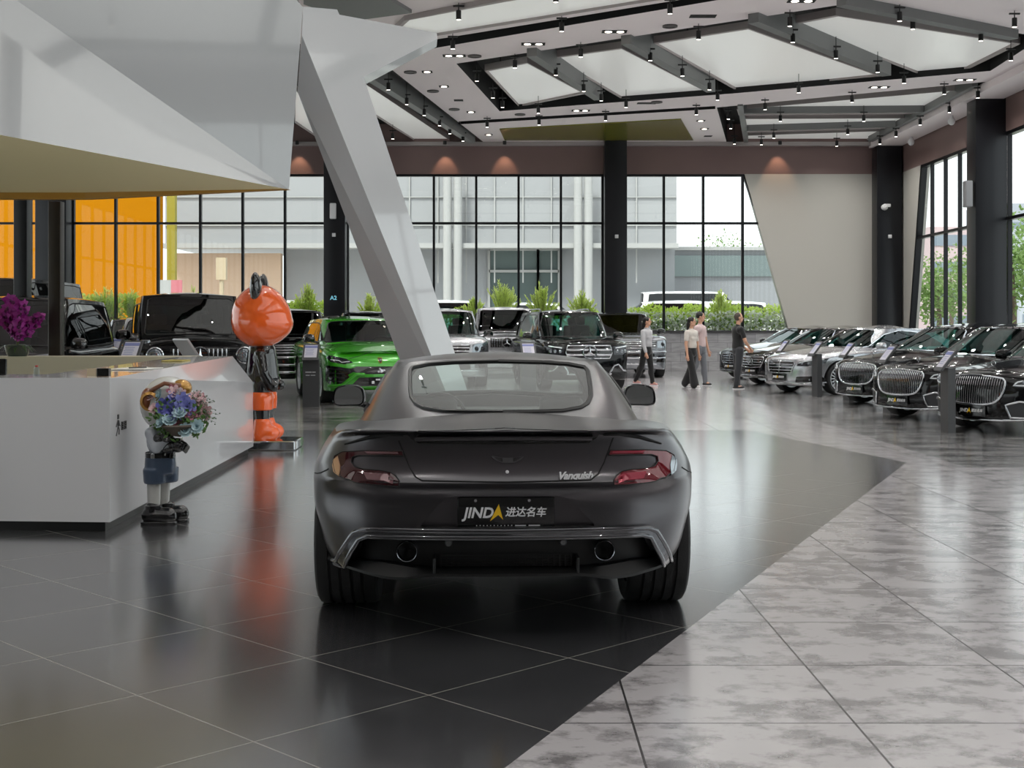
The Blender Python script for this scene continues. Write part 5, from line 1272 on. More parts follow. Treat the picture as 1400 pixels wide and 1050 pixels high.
def desk_items():
    z = 1.072
    def p(px, d): return at(px, 500, d).x
    t = thing('monitor', 'black box at the left edge of the desk front', 'monitor', (p(-6, 9.5), 9.5, z)); b = MB(); b.rbox((0, 0, .06), (.16, .03, .12), .006); b.build('screen', M_BLACK, t); b = MB(); b.rbox((0, .03, .005), (.10, .08, .01), .004); b.build('foot', M_BLACK, t)
    t = thing('water_bottle', 'small clear water bottle with red cap on the desk', 'bottle', (p(50, 9.4), 9.4, z)); b = MB(); b.lathe([(.001, 0), (.02, 0), (.021, .01), (.019, .035), (.021, .05), (.012, .062), (.010, .066)], n=16); b.build('bottle_body', glass('bottle plastic', '#e8eef0', 1.4), t, 40)
    b = MB(); b.lathe([(.011, .064), (.011, .076), (.001, .076)], n=14); b.build('cap', mat('red plastic', '#a1322c', .4), t, 40)
    t = thing('card_holder', 'dark card holder with cards at the desk corner', 'holder', (p(142, 9.25), 9.25, z)); b = MB(); b.rbox((0, 0, .03), (.085, .06, .058), .004); b.build('case', M_BLACK, t); b = MB(); b.box((-.055, .0, .03), (.016, .05, .05)); b.build('cards', mat('printed card', '#b9a98e', .6), t)
    t = thing('card_stack', 'small patterned tan card beside the dark card holder', 'cards', (p(126, 9.34), 9.34, z)); b = MB(); b.box((0, 0, .028), (.07, .012, .055)); b.build('card', mat('printed card', '#b9a98e', .6), t)
    t = thing('pen', 'black pen lying on paper on the desk side', 'pen', (-3.08, 10.55, z+.024)); b = MB(); b.tube([(-.0, -.08, 0), (.10, .06, 0)], .006, 8); b.build('barrel', M_BLACK, t); b = MB(); b.tube([(.10, .06, 0), (.11, .074, 0)], [.005, .001], 8); b.build('tip', M_CHROME, t)
    o = MB().box((-3.06, 10.6, z+.0135), (.3, .42, .006), -.1).build('paper_sheet', mat('paper', '#e6e4de', .7)); tag(o, 'white paper sheets lying under the black pen', 'paper')
    o = MB().rbox((-3.25, 12.6, 1.0975), (.2, .34, .012), .01).build('folder', mat('yellow card', '#b8a85a', .6)); tag(o, 'yellow folder lying on the far part of the desk side', 'folder')
def statue_boy():
    s = .00531; t = thing('boy_statue', 'boy statue in blue shorts and black boots, face hidden behind its bouquet', 'statue', (at(222, 700, 9.46).x, 9.46, 0))
    def q(px, py, y=0.): return ((px-222)*s, y, (715-py)*s)
    black = mat('statue black', '#121214', .22, 0, .6); white = mat('statue white', '#c9cac6', .25, 0, .5); blue = mat('statue blue', '#4a5a70', .3, .2, .4); shirt = mat('statue grey shirt', '#b6bcc4', .25, 0, .5); tan = mat('statue brown leather', '#7a4a30', .3, 0, .5); gold = mat('statue gold', '#b98a45', .25, .5, .4)
    for dx, dy in ((0, -.05), (.055, .08)):
        b = MB(); b.cap((-.075+dx, dy, .062), (.055+dx, dy-.01, .058), .062, .066); b.cap((-.055+dx, dy, .06), (-.055+dx, dy, .11), .058, .058); o = remesh(b, 'boot', black, .007, t, 3)
        k = MB(); k.rbox((-.01+dx, dy-.005, .012), (.26, .13, .024), .055); k.build('sole', black, o, 40)
        c = MB(); c.lathe([(.05, .11), (.062, .115), (.062, .135), (.05, .14)], (-.05+dx, dy, 0), n=20); c.build('boot_cuff', black, o, 40)
        l = MB(); l.lathe([(.044, .12), (.047, .2), (.05, .30), (.052, .34)], (-.05+dx*.7, dy*.8, 0), n=20); l.build('leg', white, t, 40)
    b = MB(); b.lathe([(.001, .36), (.10, .36), (.112, .42), (.106, .49), (.095, .51), (.001, .51)], (-.015, 0, 0), n=28)
    for dx, dy in ((-.045, -.04), (.02, .06)): b.lathe([(.001, .29), (.075, .29), (.08, .31), (.085, .40), (.001, .41)], (dx, dy, 0), n=24)
    remesh(b, 'shorts', blue, .008, t, 12)
    b = MB(); b.lathe([(.104, .478), (.108, .48), (.108, .515), (.104, .517)], (-.015, 0, 0), n=28); o = b.build('belt', black, t, 40); MB().rbox((-.04, -.105, .497), (.03, .012, .034), .004).build('buckle', M_CHROME, o)
    b = MB(); b.ell((-.01, 0, .60), (.105, .10, .125)); b.cap((-.06, -.085, .66), (-.01, -.13, .555), .045, .04); b.cap((-.01, -.13, .555), (.06, -.12, .625), .04, .036); b.cap((.0, .09, .66), (.05, .10, .58), .045, .04); b.cap((.05, .10, .58), (.09, -.06, .575), .04, .036); remesh(b, 'shirt', shirt, .008, t, 3)
    MB().tube([(.045, -.10, .50), (.06, -.09, .60), (.05, -.07, .68)], .006, 6).build('braces', white, t, 60); MB().rbox((.085, -.07, .50), (.03, .02, .05), .006).build('pouch', black, t)
    for c, sg, k_ in (((.06, -.135, .635), 1, 1.), ((.135, -.10, .575), -1, 1.35)):
        b = MB(); c = Vector(c); b.ell(c, Vector((.042, .038, .04))*k_)
        for k in range(4):
            a = Vector((.030, -.026+.016*k, .018-.006*k))*k_; b.cap(c+a, c+a+Vector((.022, -.004, -.012))*k_, .012*k_, .0115*k_, 8); b.cap(c+a+Vector((.022, -.004, -.012))*k_, c+a+Vector((.010, -.006, -.036))*k_, .0115*k_, .0105*k_, 8)
        b.cap(c+Vector((0, -.032, .012))*k_, c+Vector((.026, -.046, .012))*k_, .014*k_, .012*k_, 8); b.cap(c+Vector((-.03, 0, -.008))*k_, c+Vector((-.058, .01, -.012))*k_, .034*k_, .037*k_, 10); remesh(b, 'glove', black, .005, t, 2)
    b = MB(); b.ell((.03, .05, .86), (.205, .175, .205), 24); b.cap((.0, .0, .66), (.02, .02, .74), .06, .07); o = remesh(b, 'head', white, .010, t, 3)
    e = MB(); e.ell((-.09, -.06, .90), (.05, .06, .085), 18); e.build('ear_cup', tan, o, 60)
    e = MB(); e.tube([(-.125, -.03, .90+.02*math.sin(k)) for k in (0, 1)], .02, 6); e.lathe([(.05, -.02), (.07, -.01), (.07, .01), (.05, .02), (.05, -.02)], (-.06, -.11, .89), 'Y', 20); e.build('goggle', gold, o, 40)
    e = MB(); e.ell((.14, .0, .98), (.075, .07, .065), 18); e.build('goggle', gold, o, 60); MB().tube([(-.12, .05, .93), (-.05, -.10, .97), (.05, -.13, 1.02), (.15, -.07, 1.0)], .016, 6).build('strap', tan, o, 60)
    # bouquet (held: a thing of its own)
    bq = thing('bouquet', 'bouquet of blue, pink and pale flowers held by the boy statue', 'flowers', Vector((at(222, 700, 9.46).x, 9.46, 0))+Vector((.165, -.17, .80)))
    MB().lathe([(.001, -.16), (.05, -.15), (.10, -.10), (.13, -.08), (.11, -.07)], n=18).build('wrap', mat('bouquet wrap', '#5a5148', .7), bq, 40)
    pet = {}
    def bloom(name, col, r, n, k):
        b = MB()
        for L in range(k):
            for i in range(n):
                a = 2*math.pi*(i+.5*L)/n; rr = r*(1-.22*L); el = .25+.42*L
                u = Vector((math.cos(a)*math.cos(el), math.sin(a)*math.cos(el), math.sin(el)*.9)); w = Vector((-math.sin(a), math.cos(a), 0)); up = Vector((0, 0, 1))
                b.add([Vector((0, 0, 0)), u*rr*.55+w*rr*.34, u*rr+w*rr*.22+up*rr*.06, u*rr*1.06+up*rr*.10, u*rr-w*rr*.22+up*rr*.06, u*rr*.55-w*rr*.34, u*rr*.6-up*rr*.08], [(0, 1, 6), (1, 2, 6), (2, 3, 6), (3, 4, 6), (4, 5, 6), (5, 0, 6)])
        return b.mesh(name, mat('petal '+col, col, .6, sheen=.3), 60)
    KINDS = [bloom('blue_flower', '#7276c8', .072, 8, 4), bloom('lilac_flower', '#9a9fe0', .070, 7, 4), bloom('pale_flower', '#b9d3da', .054, 9, 4), bloom('pink_flower', '#d98fa4', .050, 6, 4), bloom('blush_flower', '#e2c3c6', .052, 7, 4)]
    spots = [(0, 228, 555, .02), (1, 252, 547, .0), (2, 236, 572, -.05), (3, 264, 563, -.02), (2, 258, 585, -.06), (2, 273, 580, -.05), (4, 240, 535, .03), (4, 213, 557, .03), (2, 218, 540, .05), (0, 237, 560, -.02), (1, 259, 553, -.02), (3, 236, 533, .06), (4, 273, 548, .04), (4, 280, 560, .03), (2, 225, 574, -.03), (4, 206, 540, .08), (2, 250, 562, -.05), (3, 245, 580, .0)]
    rnd = random.Random(5)
    for kd, px, py, dy in spots:
        loc = Vector(((px-222)*s-.13, dy, (715-py)*s-.80)); o = link(KINDS[kd].name, KINDS[kd], bq, loc)
        o.rotation_euler = (R_(70)+rnd.uniform(-.4, .3), rnd.uniform(-.4, .4), rnd.uniform(-.5, .5)+(px-245)*.012)
    for i in range(26):
        a, r = rnd.uniform(0, 2*math.pi), .19*math.sqrt(rnd.random()); kd = rnd.choice((2, 2, 3, 4, 4, 1)); o = link(KINDS[kd].name, KINDS[kd], bq, (r*math.cos(a)+.01, rnd.uniform(.0, .09), r*math.sin(a)*.8+.02)); o.rotation_euler = (R_(70)+rnd.uniform(-.5, .3), rnd.uniform(-.5, .5), rnd.uniform(-.6, .6)); o.scale = (.8, .8, .8)
    lf = MB()
    for i in range(340):
        a = rnd.uniform(0, 2*math.pi); r = .20*math.sqrt(rnd.random()); c = Vector((r*math.cos(a)*1.05+.01, rnd.uniform(-.05, .10), r*math.sin(a)*.72-.03)); d = Vector((rnd.uniform(-1, 1), rnd.uniform(-1, .2), rnd.uniform(-.6, 1))).normalized(); w = d.orthogonal().normalized()*rnd.uniform(.008, .016); L = rnd.uniform(.03, .06)
        lf.add([c, c+d*L*.5+w, c+d*L, c+d*L*.5-w], [(0, 1, 2, 3)])
    lf.build('leaves', mat('bouquet leaf', '#557a3a', .55, var=.4, vscale=30), bq); bq.children[-1]['kind'] = 'stuff'
    sp = MB()
    for i in range(14):
        a = rnd.uniform(-.4, 1.6); p0 = Vector((.05, .0, 0)); p1 = p0+Vector((math.cos(a)*.22, rnd.uniform(-.05, .05), math.sin(a)*.17)); sp.tube([p0, p0.lerp(p1, .6)+Vector((0, 0, .02)), p1], .0016, 4)
        for k in range(7): c = p0.lerp(p1, .4+.6*k/6)+Vector((rnd.uniform(-.012, .012), 0, rnd.uniform(-.012, .012))); sp.ell(c, (.006, .006, .006), 6)
    sp.build('sprig', mat('grey green sprig', '#7f8a7c', .6), bq)
def statue_bear():
    d = 15.25; k = d/FOC; t = thing('bear_statue', 'tall glossy orange and black toy bear statue on a mirrored base', 'statue', (at(358, 600, d).x, d, 0))
    org = mat('glossy orange', '#ff6a26', .08, 0, 1.); blk = mat('glossy black resin', '#09090b', .07, 0, 1.)
    z = lambda py: (608-py)*k
    b = MB(); b.rbox((.05, 0, .058), (.78, .62, .105), .02); o = b.build('base', M_CHROME, t, 30); b = MB(); b.rbox((.05, 0, .004), (.74, .58, .008), .01); b.build('base_foot', M_BLACK, o)
    b = MB(); b.ell((-.01, 0, 1.50), (.345, .35, .36), 28); b.ell((-.06, 0, 1.60), (.27, .28, .27), 24); b.ell((.17, 0, 1.36), (.20, .20, .17), 22); b.ell((.0, 0, 1.33), (.30, .31, .19), 22); head_shape(b).build('head', org, t, 180)
    for sg in (-1, 1):
        e = MB(); e.ell((-.03, sg*.20, 1.81), (.07, .14, .215), 20, M=Matrix.Rotation(-sg*.35, 3, 'X')); e.build('ear', blk, t, 60)
    b = MB(); b.cap((0, 0, .78), (0, 0, 1.08), .21, .17); b.cap((0, 0, 1.05), (0, 0, 1.18), .15, .14)
    for sg in (-1, 1):
        b.cap((.02, sg*.20, 1.06), (.07, sg*.25, .86), .075, .062); b.cap((.07, sg*.25, .86), (.15, sg*.23, .72), .06, .05); b.cap((.02, sg*.12, .72), (.03, sg*.13, .30), .12, .085)
        h = Vector((.17, sg*.225, .70)); b.ell(h, (.065, .055, .07))
    remesh(b, 'body', blk, .014, t, 4)
    for sg in (-1, 1):
        c = MB(); c.lathe([(.105, .42), (.128, .43), (.135, .52), (.132, .61), (.115, .63)], (.022, sg*.125, 0), n=28); c.build('leg_band', org, t, 50)
        f = MB(); f.ell((.07, sg*.14, .155), (.17, .115, .11), 20); f.cap((.03, sg*.135, .14), (.03, sg*.132, .26), .125, .105, 18); remesh(f, 'foot', org, .012, t, 4)
    lift_bear(t)
def lift_bear(t):
    for c in t.children:
        if c.name.split('.')[0] != 'base': c.location.z = .035
def head_shape(_):
    b = MB(); n, m = 40, 56; V = []; mz = Vector((.95, 0, -.30)).normalized()
    for j in range(n+1):
        ph = math.pi*j/n
        for i in range(m):
            th = 2*math.pi*i/m; u = Vector((math.sin(ph)*math.cos(th), math.sin(ph)*math.sin(th), -math.cos(ph)))
            a = math.acos(max(-1, min(1, u.dot(mz)))); k = 1+.13*math.exp(-(a/.62)**2)
            z = u.z*.38; z = z if z > 0 else z*.96; w = 1+.22*max(0., -u.z)*(1-abs(u.z))
            V.append((-.015+u.x*.335*k*w, u.y*.36*k*w, 1.50+z*(1+.0*k)))
    b.add(V, [(j*m+i, j*m+(i+1) % m, (j+1)*m+(i+1) % m, (j+1)*m+i) for j in range(n) for i in range(m)])
    v = MB(); me = b; me.weld = 1; return me
def orchid():
    d = 14.35; X = at(24, 480, d).x; zt = 1.101; t = thing('potted_orchid', 'purple potted orchid standing on the back counter by the bronze post', 'plant', (X, d, zt))
    MB().lathe([(.001, 0), (.10, 0), (.115, .02), (.14, .11), (.135, .12), (.12, .115), (.11, .09), (.001, .09)], n=28).build('pot', mat('green glazed pot', '#3d4a45', .2, 0, .7), t, 40)
    rnd = random.Random(3); lf = MB()
    for i in range(12):
        a = 2*math.pi*i/12+.2; L = rnd.uniform(.16, .26); pts = [Vector((math.cos(a)*L*q, math.sin(a)*L*q, .10+.16*q-.22*q*q)) for q in (0, .33, .66, 1)]; w = Vector((-math.sin(a), math.cos(a), 0))
        vs = []
        for q, p in zip((.6, 1, .8, .05), pts): vs += [p+w*.026*q, p-w*.026*q]
        lf.add(vs, [(0, 1, 3, 2), (2, 3, 5, 4), (4, 5, 7, 6)])
    lf.build('leaves', mat('orchid leaf', '#33502a', .4), t, 60)
    fl = MB()
    for i in range(5):
        a = 2*math.pi*i/5+math.pi/2; r = .034 if i % 5 in (1, 4) else .028; u = Vector((math.cos(a), 0, math.sin(a))); w = Vector((-math.sin(a), 0, math.cos(a)))
        fl.add([(0, -.004, 0), u*r*.5+w*r*.42, u*r+Vector((0, .006, 0)), u*r*.5-w*r*.42], [(0, 1, 2, 3)])
    fl.ell((0, -.006, -.006), (.008, .008, .01), 8, 1); me = fl.mesh('blossom', [mat('orchid petal', '#9c1f8f', .5, var=.35, vscale=20), mat('orchid heart', '#5a1250', .5)], None)
    n = 0; stems = []
    for s in range(10):
        a = rnd.uniform(0, 2*math.pi); R = rnd.uniform(.10, .34); H = rnd.uniform(.28, .58)
        pts = [Vector((math.cos(a)*R*q**1.6, math.sin(a)*R*q**1.6*.7, .1+H*(1.25*q-.28*q**3))) for q in [i/8 for i in range(9)]]; MB().tube(pts, .004, 5).build('stem', mat('orchid stem', '#5c6a35', .5), t)
        for i in range(10):
            q = .42+.58*i/9; j = min(7, int(q*8)); p = pts[j].lerp(pts[j+1], q*8-j)+Vector((rnd.uniform(-.03, .03), rnd.uniform(-.03, .03), rnd.uniform(-.03, .02)))
            o = link('blossom', me, t, p); o.rotation_euler = (rnd.uniform(-.5, .4), rnd.uniform(-.4, .4), rnd.uniform(-1.2, 1.2)); sc = rnd.uniform(2.0, 2.7); o.scale = (sc, sc, sc)
def info_stands():
    M_KB = mat('stand grey', '#4b4c4e', .4, .3); M_KP = mat('info sheet', '#d4d2de', .4); M_KL = mat('sheet print', '#7d84b5', .6)
    def make(loc, rz, label, body=M_KB, h=.87, screen=True, marks=False):
        t = thing('info_stand', label, 'display stand', loc, rz, 'information stands')
        b = MB(); b.hull2([(-.145, -.05, 0), (-.145, .05, 0), (-.145, .05, h), (-.145, -.05, h)], [(.145, -.05, 0), (.145, .05, 0), (.145, .05, h), (.145, -.05, h)]); b.build('body', body, t)
        p = MB(); p.M = Matrix.Translation((0, -.03, h+.10)) @ Matrix.Rotation(R_(52), 4, 'X'); p.rbox((0, 0, 0), (.29, .36, .03), .012); hd = p.build('head', body, t)
        s = MB(); s.M = p.M; s.box((0, .01, .017), (.22, .27, .004)); sh = s.build('info_sheet', M_KP, hd)
        l = MB(); l.M = p.M; l.box((0, .105, .020), (.22, .05, .003))
        for k in range(5): l.box((-.02, .05-.03*k, .020), (.15-.02*(k % 2), .006, .003))
        l.build('print', M_KL, hd)
        if marks:
            m = MB(); m.box((-.04, -.053, .62), (.11, .004, .014)); m.box((.055, -.053, .62), (.06, .004, .014)); m.box((-.055, -.053, .565), (.07, .004, .012)); m.box((.04, -.053, .565), (.08, .004, .012)); m.build('lettering', mat('stand lettering', '#c9c9cc', .5), t)
    def W(px, d): p = at(px, 500, d); p.z = 0; return p
    make(W(425.5, 23.0), 0, 'grey information stand with pale lettering in front of the green car', marks=True)
    make(W(180, 18.3), R_(-8), 'information stand with bright sheet, right in front of the black boxy off-roader', h=.98)
    make(W(157, 23.6), R_(-8), 'information stand, middle one of three left of the black boxy off-roader', h=.98)
    make(W(133, 25.6), R_(-8), 'information stand, farthest left of three by the black boxy off-roader', h=.98)
    make(W(722, 25.0), R_(10), 'information stand in front of the large black SUV')
    make(W(1296, 17.55), R_(-88), 'information stand nearest to us beside the first black limousine')
    make(W(1216, 21.35), R_(-82), 'information stand between the second and third black limousines')
    make(W(1160, 24.95), R_(-82), 'information stand between the third black limousine and the silver saloon')
    make(W(1117, 26.35), R_(-82), 'tall information stand before the wing of the silver saloon')
    make(W(1072, 29.2), R_(-82), 'information stand between the silver saloon and the dark saloon behind it')
    make(W(254, 15.3), R_(140), 'silver information stand behind the reception desk, close to the orange bear', body=M_RIM, h=1.04)
def wall_devices():
    def box(name, label, cat, c, d, m=M_PWHITE, r=.01): o = MB().rbox(c, d, r).build(name, m, None, 30); return tag(o, label, cat)
    y = BY-.62
    box('wall_box', 'small white box high on the column with the A2 sign', 'box', (bx(460.), y, bz(323)), (.11, .06, .11)); box('wall_box', 'small white box on the black column behind the large SUV', 'box', (bx(841), y, bz(325)), (.11, .06, .11)); box('wall_box', 'small white box on the dark corner column', 'box', (bx(1209), y, bz(325)), (.11, .06, .11))
    box('wall_speaker', 'white oblong speaker on the column above the A2 sign', 'speaker', (bx(459), y-.02, bz(291)), (.20, .16, .50), M_PWHITE, .04)
    box('wall_speaker', 'grey speaker mounted on the right-hand column', 'speaker', (11.55, 33.0, 4.78), (.18, .26, .66), M_GREYSP, .03)
    text('A2', .18, mat('sign cyan', '#7fc4d8', .4, emit='#7fc4d8', es=.5), Matrix.Translation((bx(459.5), BY-.612, bz(408))) @ Matrix.Rotation(math.pi/2, 4, 'X'), None, 'bay_sign', offset=.004, depth=.008); tag(bpy.data.objects['bay_sign'], 'pale blue A2 lettering on the black column', 'sign')
    t = thing('security_camera', 'white dome camera on the dark corner column', 'camera', (bx(1201), BY-.635, bz(286))); MB().ell((0, -.06, 0), (.11, .11, .10), 16).build('dome', M_PWHITE, t, 60); MB().rbox((.10, 0, .06), (.22, .10, .10), .03).build('bracket', M_PWHITE, t)
    for px, py, d, lb in ((1258, 176, 39.5, 'white ceiling camera over the right window, farther one'), (1301, 157, 35.5, 'white ceiling camera over the right window, nearer one'), (1350, 138, 33.0, 'white ceiling camera by the right-hand column')):
        p = at(px, py, d); p.x = min(p.x, XR-.35); p.z = 7.02; t = thing('security_camera', lb, 'camera', p); MB().ell((0, 0, 0), (.10, .10, .11), 14).build('dome', M_PWHITE, t, 60); MB().tube([(0, 0, .05), (0, 0, .2)], .05, 8).build('bracket', M_PWHITE, t)
M_GREYSP = mat('speaker grey', '#8a8b8e', .5)
# ---------------------------------------------------------------- people
SKIN = mat('skin', '#c99a80', .55); HAIR = mat('black hair', '#15120f', .45); SHORT = mat('cropped grey hair', '#4a4038', .7)
def person(label, loc, rz, H, female, top, sleeves, trousers, flare, shoes, hair, legs=(0, 0), arms=((0, .1), (0, .1)), head_yaw=0., fold=False, long_hair=False, collar=None):
    """figure facing local +Y; legs: swing of left and right; arms: (swing, elbow bend) of left and right"""
    t = thing('person', label, 'person', loc, rz); u = H/1.72; hw = (.17 if female else .205)*u; hip = (.095 if female else .09)*u
    zh, zs, zk, zn = .88*u, 1.40*u, .47*u, 1.47*u; b = MB(); J = {}
    for i, sg in enumerate((-1, 1)):
        a = legs[i]; hp = Vector((sg*hip, 0, zh)); th = zh-zk; kn = hp+Vector((0, math.sin(a)*th, -math.cos(a)*th)); bend = max(0, -a)*.9+.04
        an = kn+Vector((0, math.sin(a-bend)*(zk-.08*u), -math.cos(a-bend)*(zk-.08*u))); J['leg', sg] = (hp, kn, an)
    low = min(J['leg', s][2].z for s in (-1, 1)); dz = .078*u-low
    for s in (-1, 1): J['leg', s] = tuple(v+Vector((0, 0, dz)) for v in J['leg', s])
    zh += dz; zs += dz; zn += dz; top_of = 1.60*u+dz
    b.cap((0, 0, zh+.02), (0, 0, zh+.22*u), .125*u, .115*u, 16); b.cap((0, 0, zh+.22*u), (0, 0, zs-.10*u), .115*u, .13*u, 16); b.cap((-hw*.62, 0, zs-.07*u), (hw*.62, 0, zs-.07*u), .085*u, .085*u)
    for sg in (-1, 1):
        hp, kn, an = J['leg', sg]; b.cap(hp, kn, .083*u, .055*u); b.cap(kn, an, .053*u, .036*u); b.ell(kn.lerp(an, .3)+Vector((0, -.015, 0)), (.05*u, .055*u, .11*u)); b.cap(an, an+Vector((0, .12*u, -.045*u)), .035*u, .03*u)
    for i, sg in enumerate((-1, 1)):
        sw, el = arms[i]; sh = Vector((sg*hw, 0, zs-.05*u)); e = sh+Vector((sg*.05*u, math.sin(sw)*.28*u, -math.cos(sw)*.28*u)); inx = -sg*(.55 if fold else .0)
        fd = Vector((inx+sg*.06, math.sin(sw+el), -math.cos(sw+el))).normalized(); wr = e+fd*.25*u; J['arm', sg] = (sh, e, wr, fd)
        b.cap(sh, e, .05*u, .04*u); b.cap(e, wr, .039*u, .027*u)
        side = Vector((sg, 0, 0)); fwd = fd.cross(side).normalized()*(1 if True else -1); palm = wr+fd*.05*u
        b.cap(wr, wr+fd*.085*u, .028*u, .034*u, 10)
        for k in range(4):
            o = fwd*(.030-.020*k)*u; L = (.062, .072, .068, .052)[k]*u; p0 = wr+fd*.09*u+o; p1 = p0+fd*L*.5; p2 = p1+(fd*.8-side*.5).normalized()*L*.5; b.cap(p0, p1, .0095, .009, 6); b.cap(p1, p2, .009, .008, 6)
        th0 = wr+fd*.03*u+fwd*.03*u; b.cap(th0, th0+(fd+fwd*.8).normalized()*.04*u, .012, .0105, 6); b.cap(th0+(fd+fwd*.8).normalized()*.04*u, th0+(fd*1.3+fwd*.7).normalized()*.07*u, .0105, .009, 6)
    b.cap((0, -.005, zs-.04*u), (0, .01, zn+.05*u), .05*u, .048*u)
    hc = Vector((0, .02*u, zn+.135*u)); Rm = Matrix.Rotation(head_yaw, 3, 'Z')
    def hp_(x, y, z): return hc+Rm @ Vector((x*u, y*u, z*u))
    b.ell(hp_(0, -.01, .02), (.074*u, .092*u, .10*u), 18, M=Rm); b.ell(hp_(0, .025, -.055), (.055*u, .062*u, .062*u), 14, M=Rm); b.cap(hp_(0, .082, .02), hp_(0, .098, -.018), .009*u, .014*u, 8)
    for sg in (-1, 1): b.ell(hp_(sg*.076, -.005, -.005), (.010*u, .02*u, .032*u), 10, M=Rm)
    b.ell(hp_(0, .078, -.055), (.026*u, .012*u, .010*u), 10, M=Rm)
    remesh(b, 'body', SKIN, .0085, t, 2, .5)
    for sg in (-1, 1): e = MB(); e.ell(hp_(sg*.03, .078, .012), (.012*u, .008*u, .007*u), 8, M=Rm); e.build('eye', HAIR, t, 60)
    m = MB(); m.ell(hp_(0, .088, -.056), (.022*u, .006*u, .006*u), 8, M=Rm); m.build('mouth', mat('lips', '#9c5a52', .5), t, 60)
    h = MB(); h.ell(hp_(0, -.022, .035), (.084*u, .094*u, .095*u), 18, M=Rm)
    if long_hair: h.ell(hp_(0, -.07, -.03), (.07*u, .05*u, .10*u), 14, M=Rm); h.cap(hp_(0, -.09, -.06), hp_(0, -.10, -.20), .045*u, .02*u)
    if hair is SHORT: h = MB(); h.ell(hp_(0, -.020, .022), (.079*u, .090*u, .098*u), 18, M=Rm)
    h.build('hair', hair, t, 60)
    # shirt
    s = MB(); bot = zh+(.06 if female else -.02)*u
    s.cap((0, 0, bot+.10*u), (0, 0, zh+.24*u), .138*u, .126*u, 16); s.cap((0, 0, zh+.24*u), (0, 0, zs-.10*u), .126*u, .142*u, 16); s.cap((-hw*.66, 0, zs-.075*u), (hw*.66, 0, zs-.075*u), .094*u, .094*u)
    if female: s.ell((0, .08*u, zs-.19*u), (.12*u, .065*u, .065*u))
    for sg in (-1, 1):
        sh, e, wr, fd = J['arm', sg]; k = {'short': .62, 'long': 1.}[sleeves]; s.cap(sh, sh.lerp(e, k), .062*u, .056*u)
        if sleeves == 'long': s.cap(e, e.lerp(wr, .9), .05*u, .042*u)
    s.cap((0, -.01, zs-.04*u), (0, -.004, zs+.02*u), .075*u, .06*u); remesh(s, 'shirt', top, .011, t, 3, .6)
    if collar: c = MB(); c.lathe([(.062*u, zs+.02*u), (.070*u, zs+.03*u), (.066*u, zs+.055*u), (.058*u, zs+.05*u)], (0, .0, 0), n=18); c.build('collar', collar, t, 40)
    p = MB(); p.cap((0, 0, zh-.0*u), (0, 0, zh+.11*u), .135*u, .122*u, 16)
    for sg in (-1, 1):
        hp, kn, an = J['leg', sg]; p.cap(hp, kn, .096*u, .072*u+flare*.3); p.cap(kn, an.lerp(kn, .02), .070*u+flare*.3, .056*u+flare); p.ell(kn.lerp(an, .3)+Vector((0, -.015, 0)), (.064*u, .071*u, .15*u))
    remesh(p, 'trousers', trousers, .011, t, 3, .6)
    for sg in (-1, 1):
        an = J['leg', sg][2]; q = MB(); q.cap(an+Vector((0, -.03*u, -.035*u)), an+Vector((0, .12*u, -.042*u)), .040*u, .034*u); q.cap(an, an+Vector((0, -.01, -.03*u)), .042*u, .042*u); o = remesh(q, 'shoe', shoes, .009, t, 2)
        k = MB(); k.M = Matrix.Translation(an+Vector((0, .045*u, -.069*u))); k.rbox((0, 0, 0), (.085*u, .24*u, .018*u), .035*u); k.build('sole', M_PWHITE, o, 40)
    return t
def people():
    def W(px, d): p = at(px, 500, d); p.z = 0; return p
    cloth = lambda n, c: mat(n, c, .8, sheen=.2, var=.12, vscale=9)
    blk = cloth('black cloth', '#131315')
    person('woman in pale grey blouse and slim black trousers walking past the silver SUV', W(884, 31.3), R_(-128), 1.66, True, cloth('pale blouse', '#b9b9bc'), 'long', blk, .0, mat('pink shoe', '#d9a39f', .6), HAIR, (.16, -.22), ((-.2, .15), (.15, .2)), .35, long_hair=True, collar=cloth('pale blouse', '#b9b9bc'))
    person('woman in cream top and wide black trousers, hand on the arm of the man behind', W(945, 30.2), R_(-135), 1.66, True, cloth('cream top', '#cfc8c0'), 'short', blk, .05, mat('white shoe', '#d4d2d0', .6), HAIR, (-.20, .24), ((.05, .1), (.05, .15)), .5, long_hair=True)
    person('man in pale pink shirt and grey jeans walking half hidden behind the woman in cream', W(957, 31.2), R_(-122), 1.78, False, cloth('pale pink shirt', '#cdb5b4'), 'short', cloth('grey jeans', '#6d7076'), .0, mat('dark shoe', '#2b2b2d', .5), HAIR, (.14, -.18), ((.1, .15), (-.1, .1)), .3)
    person('man in black T-shirt and dark jeans standing by the right-hand car row', W(1009, 29.5), R_(-78), 1.74, False, blk, 'short', cloth('dark jeans', '#2c2e33'), .004, mat('dark shoe', '#2b2b2d', .5), SHORT, (.05, -.06), ((.25, .55), (.25, .55)), -.1, fold=True)
